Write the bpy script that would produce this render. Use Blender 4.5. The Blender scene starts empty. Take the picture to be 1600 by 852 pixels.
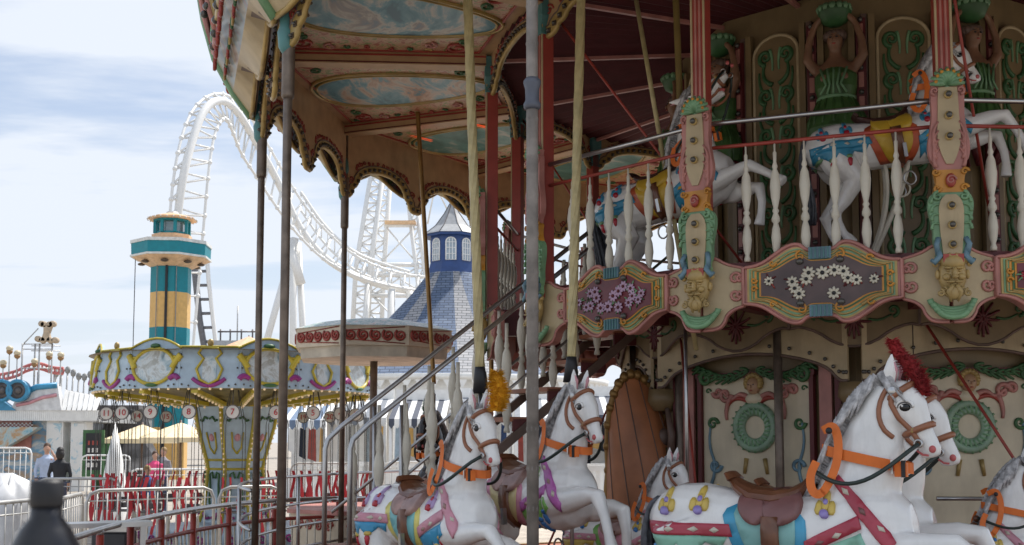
import bpy, bmesh, math, random
from math import sin, cos, pi, radians as rad, tan, atan2, sqrt
from mathutils import Vector, Matrix, noise
from mathutils.bvhtree import BVHTree
random.seed(7)
S = bpy.context.scene; COL = S.collection
EYE = 1.65; F = 1768.0; TH = .08; HZ = 690.0
# ---------------------------------------------------------------- camera
cd = bpy.data.cameras.new('camera'); cam = bpy.data.objects.new('camera', cd); COL.objects.link(cam)
cam.location = (0, 0, EYE); cam.rotation_euler = (pi/2+TH, 0, 0)
cd.sensor_width = 36; cd.lens = 36*F/1600; cd.shift_y = 122.3/1600; cd.clip_end = 3000; cd.clip_start = .05
cd.dof.use_dof = True; cd.dof.focus_distance = 6.8; cd.dof.aperture_fstop = 11.0
S.camera = cam
# ---------------------------------------------------------------- sky
SUN = Vector((.42, .50, 1.15)).normalized()
w = bpy.data.worlds.new('World'); S.world = w; w.use_nodes = True
nt = w.node_tree; N = nt.nodes; L = nt.links; N.clear()
out = N.new('ShaderNodeOutputWorld'); bg = N.new('ShaderNodeBackground'); bg.inputs[1].default_value = .15
sky = N.new('ShaderNodeTexSky'); sky.sky_type = 'NISHITA'; sky.sun_disc = False
sky.sun_elevation = math.asin(SUN.z); sky.sun_rotation = atan2(SUN.x, SUN.y); sky.dust_density = 1.5; sky.air_density = 1.0
tc = N.new('ShaderNodeTexCoord'); sep = N.new('ShaderNodeSeparateXYZ'); L.new(tc.outputs['Generated'], sep.inputs[0])
def nm(op, a, b=None, c=None):
    n = N.new('ShaderNodeMath'); n.operation = op
    for i, v in enumerate((a, b, c)):
        if v is None: continue
        if isinstance(v, (int, float)): n.inputs[i].default_value = v
        else: L.new(v, n.inputs[i])
    return n.outputs[0]
den = nm('ADD', nm('MAXIMUM', sep.outputs[2], 0.0), .12)
cb = N.new('ShaderNodeCombineXYZ'); L.new(nm('DIVIDE', sep.outputs[0], den), cb.inputs[0]); L.new(nm('DIVIDE', sep.outputs[1], den), cb.inputs[1])
def cloud(scale, det, off, sx):
    m = N.new('ShaderNodeMapping'); L.new(cb.outputs[0], m.inputs[0]); m.inputs['Location'].default_value = off; m.inputs['Scale'].default_value = (sx, 1, 1); m.inputs['Rotation'].default_value = (0, 0, .12)
    n = N.new('ShaderNodeTexNoise'); n.inputs['Scale'].default_value = scale; n.inputs['Detail'].default_value = det; n.inputs['Roughness'].default_value = .55; n.inputs['Distortion'].default_value = .4
    L.new(m.outputs[0], n.inputs['Vector']); return n.outputs['Fac']
c1 = cloud(.9, 7, (0, .3, 0), .42); c2 = cloud(4.0, 6, (4, 2, 3), .35)
cf = nm('ADD', nm('MULTIPLY', c1, .8), nm('MULTIPLY', c2, .2))
mr = N.new('ShaderNodeMapRange'); L.new(cf, mr.inputs[0]); mr.inputs[1].default_value = .43; mr.inputs[2].default_value = .56; mr.inputs[3].default_value = .24; mr.inputs[4].default_value = .95; mr.interpolation_type = 'SMOOTHSTEP'
hor = nm('MULTIPLY', nm('POWER', nm('SUBTRACT', 1.0, nm('MAXIMUM', sep.outputs[2], 0.0)), 6.0), .8)
fac = nm('MINIMUM', nm('ADD', mr.outputs[0], hor), .97)
mx = N.new('ShaderNodeMix'); mx.data_type = 'RGBA'; L.new(fac, mx.inputs[0]); tn = N.new('ShaderNodeMix'); tn.data_type = 'RGBA'; tn.blend_type = 'MULTIPLY'; tn.inputs[0].default_value = 1; L.new(sky.outputs[0], tn.inputs[6]); tn.inputs[7].default_value = (.55, .57, .60, 1); L.new(tn.outputs[2], mx.inputs[6]); mx.inputs[7].default_value = (3.55, 3.8, 4.2, 1)
L.new(mx.outputs[2], bg.inputs[0]); L.new(bg.outputs[0], out.inputs[0])
sd = bpy.data.lights.new('sun', 'SUN'); so = bpy.data.objects.new('sun', sd); COL.objects.link(so)
sd.energy = 3.6; sd.angle = rad(2.0); sd.color = (1, .95, .88); so.rotation_euler = SUN.to_track_quat('Z', 'Y').to_euler()
S.view_settings.view_transform = 'Standard'; S.view_settings.look = 'None'; S.view_settings.gamma = 1; S.view_settings.exposure = 0.70
S.view_settings.use_curve_mapping = False
S.cycles.max_bounces = 7; S.cycles.diffuse_bounces = 3

def U(px, py, d):
    """world point d metres along +Y whose direction is that of photo pixel (px,py)"""
    x = (px-800)/F; u = -(py-(HZ-F*tan(TH)))/F
    y = cos(TH)-u*sin(TH); z = sin(TH)+u*cos(TH)
    return Vector((x/y*d, d, z/y*d+EYE))

# ---------------------------------------------------------------- materials
MC = {}
def mat(name, rgb, rough=.5, metal=0., var=.12, scale=6., bump=0., bscale=40., coat=0., emit=None, dirt=0.):
    if name in MC: return MC[name]
    m = bpy.data.materials.new(name); m.use_nodes = True; t = m.node_tree; b = t.nodes['Principled BSDF']
    b.inputs['Roughness'].default_value = rough; b.inputs['Metallic'].default_value = metal
    if coat: b.inputs['Coat Weight'].default_value = coat; b.inputs['Coat Roughness'].default_value = .12
    c = t.nodes.new('ShaderNodeTexCoord'); n = t.nodes.new('ShaderNodeTexNoise'); n.inputs['Scale'].default_value = scale; n.inputs['Detail'].default_value = 6
    t.links.new(c.outputs['Object'], n.inputs['Vector'])
    r = t.nodes.new('ShaderNodeValToRGB'); t.links.new(n.outputs['Fac'], r.inputs[0])
    r.color_ramp.elements[0].position = .3; r.color_ramp.elements[1].position = .68
    lo = [max(0, v*(1-var*1.6)) for v in rgb]; hi = [min(1, v*(1+var)) for v in rgb]
    r.color_ramp.elements[0].color = (*lo, 1); r.color_ramp.elements[1].color = (*hi, 1)
    src = r.outputs[0]
    if dirt:
        n2 = t.nodes.new('ShaderNodeTexNoise'); n2.inputs['Scale'].default_value = scale*.6; n2.inputs['Detail'].default_value = 9; n2.inputs['Roughness'].default_value = .7
        mp = t.nodes.new('ShaderNodeMapping'); mp.inputs['Scale'].default_value = (1, 1, .25); mp.inputs['Location'].default_value = (3, 7, 1)
        t.links.new(c.outputs['Object'], mp.inputs[0]); t.links.new(mp.outputs[0], n2.inputs['Vector'])
        q = t.nodes.new('ShaderNodeMapRange'); q.inputs[1].default_value = .5; q.inputs[2].default_value = .75; q.inputs[4].default_value = dirt; t.links.new(n2.outputs['Fac'], q.inputs[0])
        x = t.nodes.new('ShaderNodeMix'); x.data_type = 'RGBA'; t.links.new(q.outputs[0], x.inputs[0]); t.links.new(src, x.inputs[6]); x.inputs[7].default_value = (rgb[0]*.35+.02, rgb[1]*.32+.015, rgb[2]*.28+.01, 1); src = x.outputs[2]
    t.links.new(src, b.inputs['Base Color'])
    if bump:
        n3 = t.nodes.new('ShaderNodeTexNoise'); n3.inputs['Scale'].default_value = bscale; n3.inputs['Detail'].default_value = 4; t.links.new(c.outputs['Object'], n3.inputs['Vector'])
        bp = t.nodes.new('ShaderNodeBump'); bp.inputs['Strength'].default_value = bump; bp.inputs['Distance'].default_value = .02; t.links.new(n3.outputs['Fac'], bp.inputs['Height']); t.links.new(bp.outputs[0], b.inputs['Normal'])
    if emit: b.inputs['Emission Color'].default_value = (*rgb, 1); b.inputs['Emission Strength'].default_value = emit
    MC[name] = m; return m
def picture(name, cols, scale=3., seed=0, rough=.35, stretch=(1, 1, 1), lo_=.3, hi_=.7):
    """painted scene: layered noise through a many-colour ramp"""
    if name in MC: return MC[name]
    m = bpy.data.materials.new(name); m.use_nodes = True; t = m.node_tree; b = t.nodes['Principled BSDF']; b.inputs['Roughness'].default_value = rough
    c = t.nodes.new('ShaderNodeTexCoord'); mp = t.nodes.new('ShaderNodeMapping'); mp.inputs['Location'].default_value = (seed, seed*1.7, seed*.3); mp.inputs['Scale'].default_value = stretch
    t.links.new(c.outputs['Object'], mp.inputs[0])
    n = t.nodes.new('ShaderNodeTexNoise'); n.inputs['Scale'].default_value = scale; n.inputs['Detail'].default_value = 10; n.inputs['Roughness'].default_value = .62; n.inputs['Distortion'].default_value = .8
    t.links.new(mp.outputs[0], n.inputs['Vector']); r = t.nodes.new('ShaderNodeValToRGB'); t.links.new(n.outputs['Fac'], r.inputs[0])
    e = r.color_ramp.elements; k = len(cols)
    for i, col in enumerate(cols):
        p = lo_+(hi_-lo_)*i/(k-1)
        if i == 0: el = e[0]; el.position = p
        elif i == k-1: el = e[-1]; el.position = p
        else: el = e.new(p)
        el.color = (*col, 1)
    t.links.new(r.outputs[0], b.inputs['Base Color']); MC[name] = m; return m

M = dict(
 tan=mat('tan_paint', (.46, .29, .15), .45, var=.1, dirt=.4), cream=mat('cream_paint', (.46, .36, .21), .45, var=.1, dirt=.5), creamd=mat('shaded_cream', (.215, .15, .072), .45, var=.14, scale=3, dirt=.55),  # creamd: cream with the dim interior's shade put into its base colour
 maroon=mat('maroon_paint', (.11, .015, .018), .5), maroonf=mat('maroon_fabric', (.085, .012, .016), .8, bump=.2),
 red=mat('red_paint', (.33, .05, .035), .4), pink=mat('pink_paint', (.45, .19, .16), .42, var=.15, dirt=.3), pinkl=mat('light_pink_paint', (.62, .30, .34), .4, var=.1),
 green=mat('green_paint', (.18, .34, .18), .42, var=.2, dirt=.25), greend=mat('dark_green_paint', (.045, .13, .045), .5, var=.25), mint=mat('mint_paint', (.25, .55, .42), .4),
 gold=mat('gold_paint', (.42, .29, .10), .38, .15, var=.2), orange=mat('mustard_paint', (.55, .24, .03), .4, var=.2), blue=mat('grey_blue_paint', (.13, .23, .29), .45, var=.2),
 brown=mat('brown_paint', (.14, .09, .07), .5, var=.2), teal=mat('teal_paint', (.08, .22, .22), .45, var=.2),
 white=mat('white_gloss', (.80, .795, .775), .2, var=.06, dirt=.34, bump=.15, bscale=14, coat=.6), ivory=mat('ivory_turned_wood', (.62, .58, .48), .4, var=.08, dirt=.35),
 steel=mat('brushed_steel', (.50, .50, .50), .28, .95, var=.1), darksteel=mat('grey_metal', (.14, .13, .13), .45, .6, var=.1),
 bronze=mat('weathered_bronze', (.19, .15, .12), .42, .45, var=.2, scale=12, dirt=.4), bulb=mat('clear_bulb', (.10, .095, .085), .06, .3, var=.1), socket=mat('bulb_socket', (.10, .07, .05), .4, .3),
 brass=mat('yellow_pole_paint', (.48, .40, .20), .4, .1, var=.12, scale=15), gilt=mat('old_brass', (.28, .16, .05), .4, .5, var=.2), black=mat('black_rubber', (.015, .015, .018), .5),
 wood=mat('varnished_plank', (.33, .12, .06), .45, var=.2, scale=5), glow_plate=mat('orange_plate', (.8, .12, .02), .5, emit=.25),  # orange ceiling plates get a weak glow added to their colour
)

# ---------------------------------------------------------------- mesh builder
class MB:
    def __init__(s): s.v = []; s.f = []; s.m = []; s.mats = []; s.sm = []
    def mi(s, m):
        if m not in s.mats: s.mats.append(m)
        return s.mats.index(m)
    def add(s, vs, fs, m, T=None, smooth=False):
        o = len(s.v); k = s.mi(m)
        s.v += [tuple((T @ Vector(v)) if T else v) for v in vs]
        s.f += [tuple(i+o for i in f) for f in fs]; s.m += [k]*len(fs); s.sm += [smooth]*len(fs); return s
    def box(s, a, b, m, T=None):
        x0, y0, z0 = a; x1, y1, z1 = b
        vs = [(x0,y0,z0),(x1,y0,z0),(x1,y1,z0),(x0,y1,z0),(x0,y0,z1),(x1,y0,z1),(x1,y1,z1),(x0,y1,z1)]
        return s.add(vs, [(0,3,2,1),(4,5,6,7),(0,1,5,4),(1,2,6,5),(2,3,7,6),(3,0,4,7)], m, T)
    def cbox(s, c, d, m, T=None):
        return s.box([c[i]-d[i]/2 for i in range(3)], [c[i]+d[i]/2 for i in range(3)], m, T)
    def bar(s, p, q, w, h, m):
        p = Vector(p); q = Vector(q); d = q-p; T = Matrix.Translation(p) @ d.to_track_quat('X', 'Z').to_matrix().to_4x4()
        return s.box((0, -w/2, -h/2), (d.length, w/2, h/2), m, T)
    def tube(s, pts, r, m, n=8, caps=True, flat=None, closed=False):
        pts = [Vector(p) for p in pts]; k = len(pts); rs = r if isinstance(r, (list, tuple)) else [r]*k
        vs = []; fs = []; up = None
        for i, p in enumerate(pts):
            if closed: d = pts[(i+1) % k]-pts[i-1]
            else: d = pts[min(i+1, k-1)]-pts[max(i-1, 0)]
            if d.length < 1e-9: d = Vector((0, 0, 1))
            d.normalize()
            if up is None: up = Vector((0, 0, 1)) if abs(d.z) < .9 else Vector((0, 1, 0))
            a = up-d*up.dot(d); a = a.normalized() if a.length > 1e-6 else d.orthogonal().normalized(); up = a; b = d.cross(a)
            if flat is not None:
                f = Vector(flat).normalized(); a = f; b = d.cross(f); b = b.normalized() if b.length > 1e-6 else d.orthogonal().normalized()
            for j in range(n):
                t = 2*pi*j/n; vs.append(p+(a*cos(t)+b*sin(t))*rs[i])
        kk = k if closed else k-1
        for i in range(kk):
            for j in range(n):
                A = i*n+j; B = i*n+(j+1) % n; C = ((i+1) % k)*n+(j+1) % n; D = ((i+1) % k)*n+j; fs.append((A, B, C, D))
        if caps and not closed: fs.append(tuple(range(n-1, -1, -1))); fs.append(tuple((k-1)*n+j for j in range(n)))
        return s.add([tuple(v) for v in vs], fs, m, None, True)
    def lathe(s, prof, m, n=14, T=None, smooth=True):
        vs = []; fs = []
        for (r, z) in prof:
            for j in range(n): vs.append((r*cos(2*pi*j/n), r*sin(2*pi*j/n), z))
        for i in range(len(prof)-1):
            for j in range(n): fs.append((i*n+j, i*n+(j+1) % n, (i+1)*n+(j+1) % n, (i+1)*n+j))
        fs.append(tuple(range(n-1, -1, -1))); fs.append(tuple((len(prof)-1)*n+j for j in range(n)))
        return s.add(vs, fs, m, T, smooth)
    def ball(s, c, r, m, n=8, k=6, T=None):
        r = r if isinstance(r, (list, tuple)) else (r, r, r); vs = [(c[0], c[1], c[2]-r[2])]; fs = []
        for i in range(1, k):
            p = -pi/2+pi*i/k
            for j in range(n): vs.append((c[0]+r[0]*cos(p)*cos(2*pi*j/n), c[1]+r[1]*cos(p)*sin(2*pi*j/n), c[2]+r[2]*sin(p)))
        vs.append((c[0], c[1], c[2]+r[2])); e = len(vs)-1
        for j in range(n): fs.append((0, 1+(j+1) % n, 1+j)); fs.append((e, 1+(k-2)*n+j, 1+(k-2)*n+(j+1) % n))
        for i in range(k-2):
            for j in range(n): a = 1+i*n+j; b = 1+i*n+(j+1) % n; fs.append((a, b, b+n, a+n))
        return s.add(vs, fs, m, T, True)
    def plate(s, pts, y0, y1, m, T=None, ms=None):
        """polygon in (x,z), extruded from y0 (front) to y1 (back)"""
        pts = [p for i, p in enumerate(pts) if (Vector(p)-Vector(pts[i-1])).length > 1e-5]
        k = len(pts); vs = [(x, y0, z) for x, z in pts]+[(x, y1, z) for x, z in pts]
        from mathutils.geometry import tessellate_polygon
        tr = tessellate_polygon([[Vector((x, z, 0)) for x, z in pts]])
        fs = []
        for t in tr:
            a, b, c = t; A, B, C_ = pts[a], pts[b], pts[c]
            ar = (B[0]-A[0])*(C_[1]-A[1])-(C_[0]-A[0])*(B[1]-A[1])
            if ar < 0: a, b, c = a, c, b
            fs.append((a, b, c)); fs.append((a+k, c+k, b+k))
        ar = sum(pts[i-1][0]*pts[i][1]-pts[i][0]*pts[i-1][1] for i in range(k))
        sd = [(i, i+k, (i+1) % k+k, (i+1) % k) if ar > 0 else (i, (i+1) % k, (i+1) % k+k, i+k) for i in range(k)]
        s.add(vs, fs, m, T); s.add(vs, sd, ms or m, T); return s
    def mesh(s, name):
        me = bpy.data.meshes.new(name); me.from_pydata(s.v, [], s.f)
        for m in s.mats: me.materials.append(m)
        me.polygons.foreach_set('material_index', s.m); me.polygons.foreach_set('use_smooth', s.sm); me.update(); return me
    def build(s, name, parent=None, loc=(0, 0, 0), rz=0, bev=0):
        o = bpy.data.objects.new(name, s.mesh(name)); COL.objects.link(o); o.location = loc; o.rotation_euler = (0, 0, rz); o.parent = parent
        if bev:
            b = o.modifiers.new('bevel', 'BEVEL'); b.width = bev; b.segments = 2; b.limit_method = 'ANGLE'; b.angle_limit = rad(40)
        return o
def tag(o, label, cat, group=None, kind=None):
    o['label'] = label; o['category'] = cat
    if group: o['group'] = group
    if kind: o['kind'] = kind
    return o
def struct(o): o['kind'] = 'structure'; return o
def thing(name, label, cat, loc=(0, 0, 0), rz=0, group=None):
    o = bpy.data.objects.new(name, None); COL.objects.link(o); o.location = loc; o.rotation_euler = (0, 0, rz); o.empty_display_size = .1
    return tag(o, label, cat, group)
def kids(o): return [c for c in bpy.data.objects if c.parent == o]
def dup(o, loc=None, rz=None, label=None, parent=None):
    def rec(a, p):
        c = a.copy(); COL.objects.link(c); c.parent = p
        for ch in kids(a): rec(ch, c)
        return c
    c = rec(o, parent)
    if loc is not None: c.location = loc
    if rz is not None: c.rotation_euler = (0, 0, rz)
    if label: c['label'] = label
    return c
def lerp(a, b, t): return a+(b-a)*t
def spiral(c, r, turns, start, n=26, hand=1, r1=.12):
    """2D spiral in (x,z): from outer radius r inward"""
    return [(c[0]+lerp(r, r*r1, t/n)*cos(start+hand*turns*2*pi*t/n), c[1]+lerp(r, r*r1, t/n)*sin(start+hand*turns*2*pi*t/n)) for t in range(n+1)]
def rel(mb, pts2, y, r, m, n=6, taper=True):
    """raised relief line on a plate facing -y"""
    k = len(pts2); rs = [r*(1-.55*i/k) for i in range(k)] if taper else r
    mb.tube([(x, y, z) for x, z in pts2], rs, m, n)
def bez(p, n=12):
    o = []
    for i in range(n+1):
        t = i/n; q = [Vector(a) for a in p]
        while len(q) > 1: q = [q[j].lerp(q[j+1], t) for j in range(len(q)-1)]
        o.append(tuple(q[0]))
    return o
def smoothpoly(pts, it=2):
    for _ in range(it):
        o = []
        for i in range(len(pts)):
            a = Vector(pts[i]); b = Vector(pts[(i+1) % len(pts)]); o += [tuple(a*.75+b*.25), tuple(a*.25+b*.75)]
        pts = o
    return pts
def smoothline(pts, it=2):
    for _ in range(it):
        o = [pts[0]]
        for i in range(len(pts)-1):
            a = Vector(pts[i]); b = Vector(pts[i+1]); o += [tuple(a*.75+b*.25), tuple(a*.25+b*.75)]
        pts = o+[pts[-1]]
    return pts
def smooth3(pts, it=2):
    for _ in range(it):
        o = [pts[0]]
        for i in range(len(pts)-1):
            a = Vector(pts[i]); b = Vector(pts[i+1]); o += [tuple(a*.75+b*.25), tuple(a*.25+b*.75)]
        pts = o+[pts[-1]]
    return pts
# ================================================================ THE CAROUSEL
CX, CY = 3.24, 10.31; NS = 14; DA = 2*pi/NS; T0 = rad(-99.1); RI = 3.437; RO = 5.49
zM, zT, zV, zC, zD, zP = 2.664, 3.944, 4.366, 5.15, 2.83, .30
def pol(r, a, z=0): return Vector((CX+r*cos(a), CY+r*sin(a), z))
car = thing('carousel', 'large two-storey ornate carousel with cream eaves and carved upper deck', 'carousel', (CX, CY, 0))
def put(mb, name, a, r=0, z=0, parent=car, bev=0):   # local -y faces outward at angle a
    return mb.build(name, parent, (r*cos(a), r*sin(a), z), a+pi/2, bev)
def cp(o, a, r, z=0, parent=car):
    return dup(o, (r*cos(a), r*sin(a), z), a+pi/2, parent=parent)
def ngon(n, r, ph): return [(r*cos(ph+2*pi*i/n), r*sin(ph+2*pi*i/n)) for i in range(n)]
def slab(mb, n, ro, ri, ph, z0, z1, m, skip=()):
    o = ngon(n, ro, ph); q = ngon(n, ri, ph)
    for i in range(n):
        if i in skip: continue
        j = (i+1) % n
        vs = [(*o[i], z0), (*o[j], z0), (*q[j], z0), (*q[i], z0), (*o[i], z1), (*o[j], z1), (*q[j], z1), (*q[i], z1)]
        mb.add(vs, [(0,3,2,1),(4,5,6,7),(0,1,5,4),(1,2,6,5),(2,3,7,6),(3,0,4,7)], m)
# lower platform, upper deck
p = MB(); slab(p, NS, 5.75, .2, T0, .02, zP, M['wood']); slab(p, NS, 5.79, 5.7, T0, .3, zP+.02, M['cream'])
for k in range(NS):
    for j in range(4):
        pts = spiral((0, 0), .11, 1.3, 0)
        a = T0+(k+.5)*DA; T = Matrix.Rotation(a+pi/2, 4, 'Z')
        rr = 5.79*cos(DA/2)+.004
        p.tube([T @ Vector((x-.9+.6*j, -rr, z+.19)) for x, z in pts], .018, M['red'], 5)
p.build('platform', car)
p = MB(); kDE = NS-3
slab(p, NS, RI-.03, 2.35, T0, zD-.1, zD, M['maroon'], (kDE,)); slab(p, NS, 2.35, 1.5, T0, zD-.1, zD, M['maroon'])
for k in range(NS):
    a = T0+k*DA
    p.bar((1.6*cos(a), 1.6*sin(a), zD-.17), ((RI-.1)*cos(a), (RI-.1)*sin(a), zD-.17), .09, .14, M['maroon'])
    if k != kDE:
        for r_ in (2.3, 2.85, 3.25): p.bar((r_*cos(a), r_*sin(a), zD-.14), (r_*cos(a+DA), r_*sin(a+DA), zD-.14), .05, .08, M['maroon'])
p.build('upper_deck', car)
# ---- fascia cartouches
hw = .5; side = 2*RI*sin(DA/2); apo = RI*cos(DA/2)
top = [(.50, .12), (.43, .125), (.36, .15), (.29, .20), (.22, .245), (.17, .26), (.13, .255), (.10, .225), (.07, .215)]
up = smoothline([(0, .215)]+top[::-1], 1); up = [(x, z) for x, z in up]
outl = [(x, z) for x, z in up]+[(x, -z*1.02) for x, z in up[::-1]]
outl = outl+[(-x, z) for x, z in outl[::-1]]
def scl(pl, sx, sz): return [(x*sx, z*sz) for x, z in pl]
def daisy(mb, x, y, z, r, petal, core, n=8):
    for i in range(n):
        a = 2*pi*i/n+x*9; mb.ball((0, 0, 0), (r*.46, r*.12, r*.24), petal, 6, 4, Matrix.Translation((x+cos(a)*r*.58, y, z+sin(a)*r*.58)) @ Matrix.Rotation(-a, 4, 'Y'))
    mb.ball((x, y-r*.12, z), (r*.28, r*.25, r*.28), core, 7, 5)
def fascia_set(field, petal, core, leaf, sprig, seed, dense):
    rnd = random.Random(seed)
    b = MB(); b.plate(outl, -.05, .03, M['pink']); b.plate(scl(outl, .93, .90), -.058, -.05, M['gold']); b.plate(scl(outl, .90, .86), -.062, -.058, M['green'])
    b.plate(scl(outl, .83, .73), -.066, -.062, M['orange']); b.plate(scl(outl, .80, .69), -.07, -.066, M['greend']); b.plate(scl(outl, .77, .655), -.074, -.07, M['orange'])
    b.plate(scl(outl, .745, .62), -.078, -.074, field)
    edge = [(x, -.052, z) for x, z in scl(outl, .985, .975)]; b.tube(edge, .013, M['pink'], 6, closed=True)
    edge = [(x, -.066, z) for x, z in scl(outl, .865, .80)]; b.tube(edge, .007, M['gold'], 5, closed=True)
    for sz in (1, -1): 
        b.cbox((0, -.06, .185*sz), (.14, .045, .075), M['blue'])
        for i in range(5): b.cbox((-.052+.026*i, -.085, .185*sz), (.008, .012, .07), M['teal'])
        for sx in (1, -1): b.ball((sx*.125, -.085, .135*sz), (.026, .02, .022), M['bulb']); rel(b, spiral((sx*.12, .17*sz), .035, 1.1, pi/2, hand=-sx*sz), -.075, .009, M['orange'])
    for sx in (1, -1):
        for sz in (1, -1):
            for (x, z, r) in ((.3, .135, .025), (.42, .03, .022)):
                rel(b, spiral((sx*x, z*sz), r, 1.0, 0, hand=sx*sz), -.075, .009, M['orange'])
            rel(b, bez([(sx*.25, .16*sz), (sx*.33, .10*sz), (sx*.40, .09*sz)]), -.07, .011, M['gold'])
    o = b.build('fascia_panel', None); o.parent = car
    fl = MB()
    spots = []
    for i in range(dense):
        for _ in range(30):
            u = rnd.uniform(-1, 1); v = rnd.uniform(-1, 1); x = u*.33; z = v*.115*(1-abs(u)*.8)
            if all((x-a)**2+((z-c)*1.2)**2 > .0014 for a, c in spots): spots.append((x, z)); break
    for x, z in spots:
        for i in range(5):
            a = rnd.uniform(0, 6.28); l = rnd.uniform(.03, .06); rel(fl, bez([(x, z), (x+l*.6*cos(a), z+l*.6*sin(a)+.01), (x+l*cos(a), z+l*sin(a))], 4), -.082, .008, leaf if i % 2 else sprig, 4)
    for x, z in spots: daisy(fl, x, -.088, z, .033+.014*(1-abs(x)/.3), petal, core)
    fl.build('flower_relief', o)
    return o
fr = mat('dark_red_field', (.14, .02, .03), .3, var=.25); fb = mat('dark_brown_field', (.085, .05, .045), .3, var=.25)
pet_p = mat('mauve_petal', (.45, .30, .42), .4); pet_w = mat('white_petal', (.6, .56, .45), .4); pet_r = mat('red_petal', (.35, .02, .04), .4)
f1 = fascia_set(fb, pet_w, M['black'], M['red'], M['maroon'], 3, 13); f1['label'] = 'brown field panel with white daisies'
f2 = fascia_set(fr, pet_p, M['maroon'], M['greend'], M['green'], 5, 17); f2['label'] = 'dark red field panel with mauve daisies'
f3 = fascia_set(fr, pet_r, M['black'], M['greend'], M['green'], 9, 15); f3['label'] = 'dark red field panel with red roses'
FS = {}
for k in range(NS):
    a = T0+(k+.5)*DA; src = {13: f1, 12: f2, 0: f3}.get(k)
    if src: src.location = (apo*cos(a), apo*sin(a), zM); src.rotation_euler = (0, 0, a+pi/2)
    elif k != kDE: cp((f1, f2, f3)[k % 3], a, apo, zM)
# ---- mask plates at the corners, with a bearded face
face = mat('mask_paint', (.44, .31, .12), .4, var=.2)
def mask_mb(mb, yy=-.06, s=1.0, m=face):
    T = Matrix.Translation((0, yy, 0)) @ Matrix.Scale(s, 4)
    B = lambda c, r: mb.ball(c, r, m, 10, 8, T)
    B((0, 0, .0), (.085, .055, .125)); B((0, -.02, .075), (.078, .045, .05))            # skull, brow
    B((0, -.068, .0), (.015, .024, .038)); B((0, -.078, -.022), (.02, .018, .013))       # nose
    for s_ in (1, -1):
        B((s_*.034, -.052, .034), (.028, .016, .009)); B((s_*.042, -.045, -.02), (.028, .022, .022)); B((s_*.034, -.05, .016), (.013, .01, .007))
        B((s_*.025, -.065, -.052), (.028, .014, .009)); B((s_*.088, -.005, .0), (.014, .018, .03))
        for i in range(5): B((s_*(.02+.02*i), -.03+.006*i, .112-.012*i+(i % 2)*.01), (.018, .022, .018))
        for i in range(4): mb.tube([T @ Vector((x, -.035-.004*i, z)) for x, z in spiral((s_*(.02+.02*i), -.105-.012*(i % 2)), .024, 1.2, pi/2, 14, hand=s_)], .008, m, 5)
        mb.tube([T @ Vector(q) for q in ((s_*.01, -.06, -.07), (s_*.035, -.055, -.11), (s_*.02, -.04, -.17))], [.014, .018, .006], m, 6)
    B((0, -.055, -.066), (.018, .01, .006)); B((0, -.035, -.11), (.05, .03, .05))
def wrap(T_half, mb, pts, y0, y1, m):  # plate wrapped round the corner: two half plates
    for sx in (1, -1):
        T = Matrix.Rotation(sx*DA/2, 4, 'Z')
        mb.plate([(sx*x, z) for x, z in (pts if sx > 0 else pts)], y0, y1, m, T)
b = MB()
half = smoothline([(0, .19), (.08, .20), (.15, .15), (.265, .12)], 2)+smoothline([(.265, -.13), (.20, -.15), (.15, -.19), (.14, -.23), (.10, -.28), (0, -.285)], 2)
wrap(0, b, half, -.045, .03, M['pink']); ins = [(x*.965, z*.94) for x, z in half]; wrap(0, b, ins, -.055, -.045, M['cream'])
for sx in (1, -1):
    T = Matrix.Rotation(sx*DA/2, 4, 'Z')
    for sz in (1, -1):
        for c_, r_ in (((.215, .055), .042), ((.245, .05), .028)):
            b.tube([T @ Vector((sx*x, -.06, z)) for x, z in spiral((c_[0], c_[1]*sz), r_, 1.3, 0, 18, hand=sz)], .011, M['pink'], 5)
    b.tube([T @ Vector((sx*x, -.05, z)) for x, z in half], .011, M['pink'], 5)
    b.tube([T @ Vector(q) for q in ((sx*.265, -.06, .12), (sx*.265, -.06, -.13))], .012, M['pink'], 5)
mp = put(b, 'mask_plate', T0, RI-.02, zM)
fm = MB(); mask_mb(fm, -.10, 1.0); mface = fm.build('bearded_face', mp)
gm = MB()
for i, (r_, zz) in enumerate(((.13, -.175), (.115, -.2), (.10, -.225), (.08, -.25))):
    gm.tube([(r_*cos(t), -.075-.01*i, zz-.5*r_*sin(t)+.03) for t in [pi*j/12 for j in range(13)]], .02, M['green'], 6)
gm.build('leaf_collar', mp)
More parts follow.
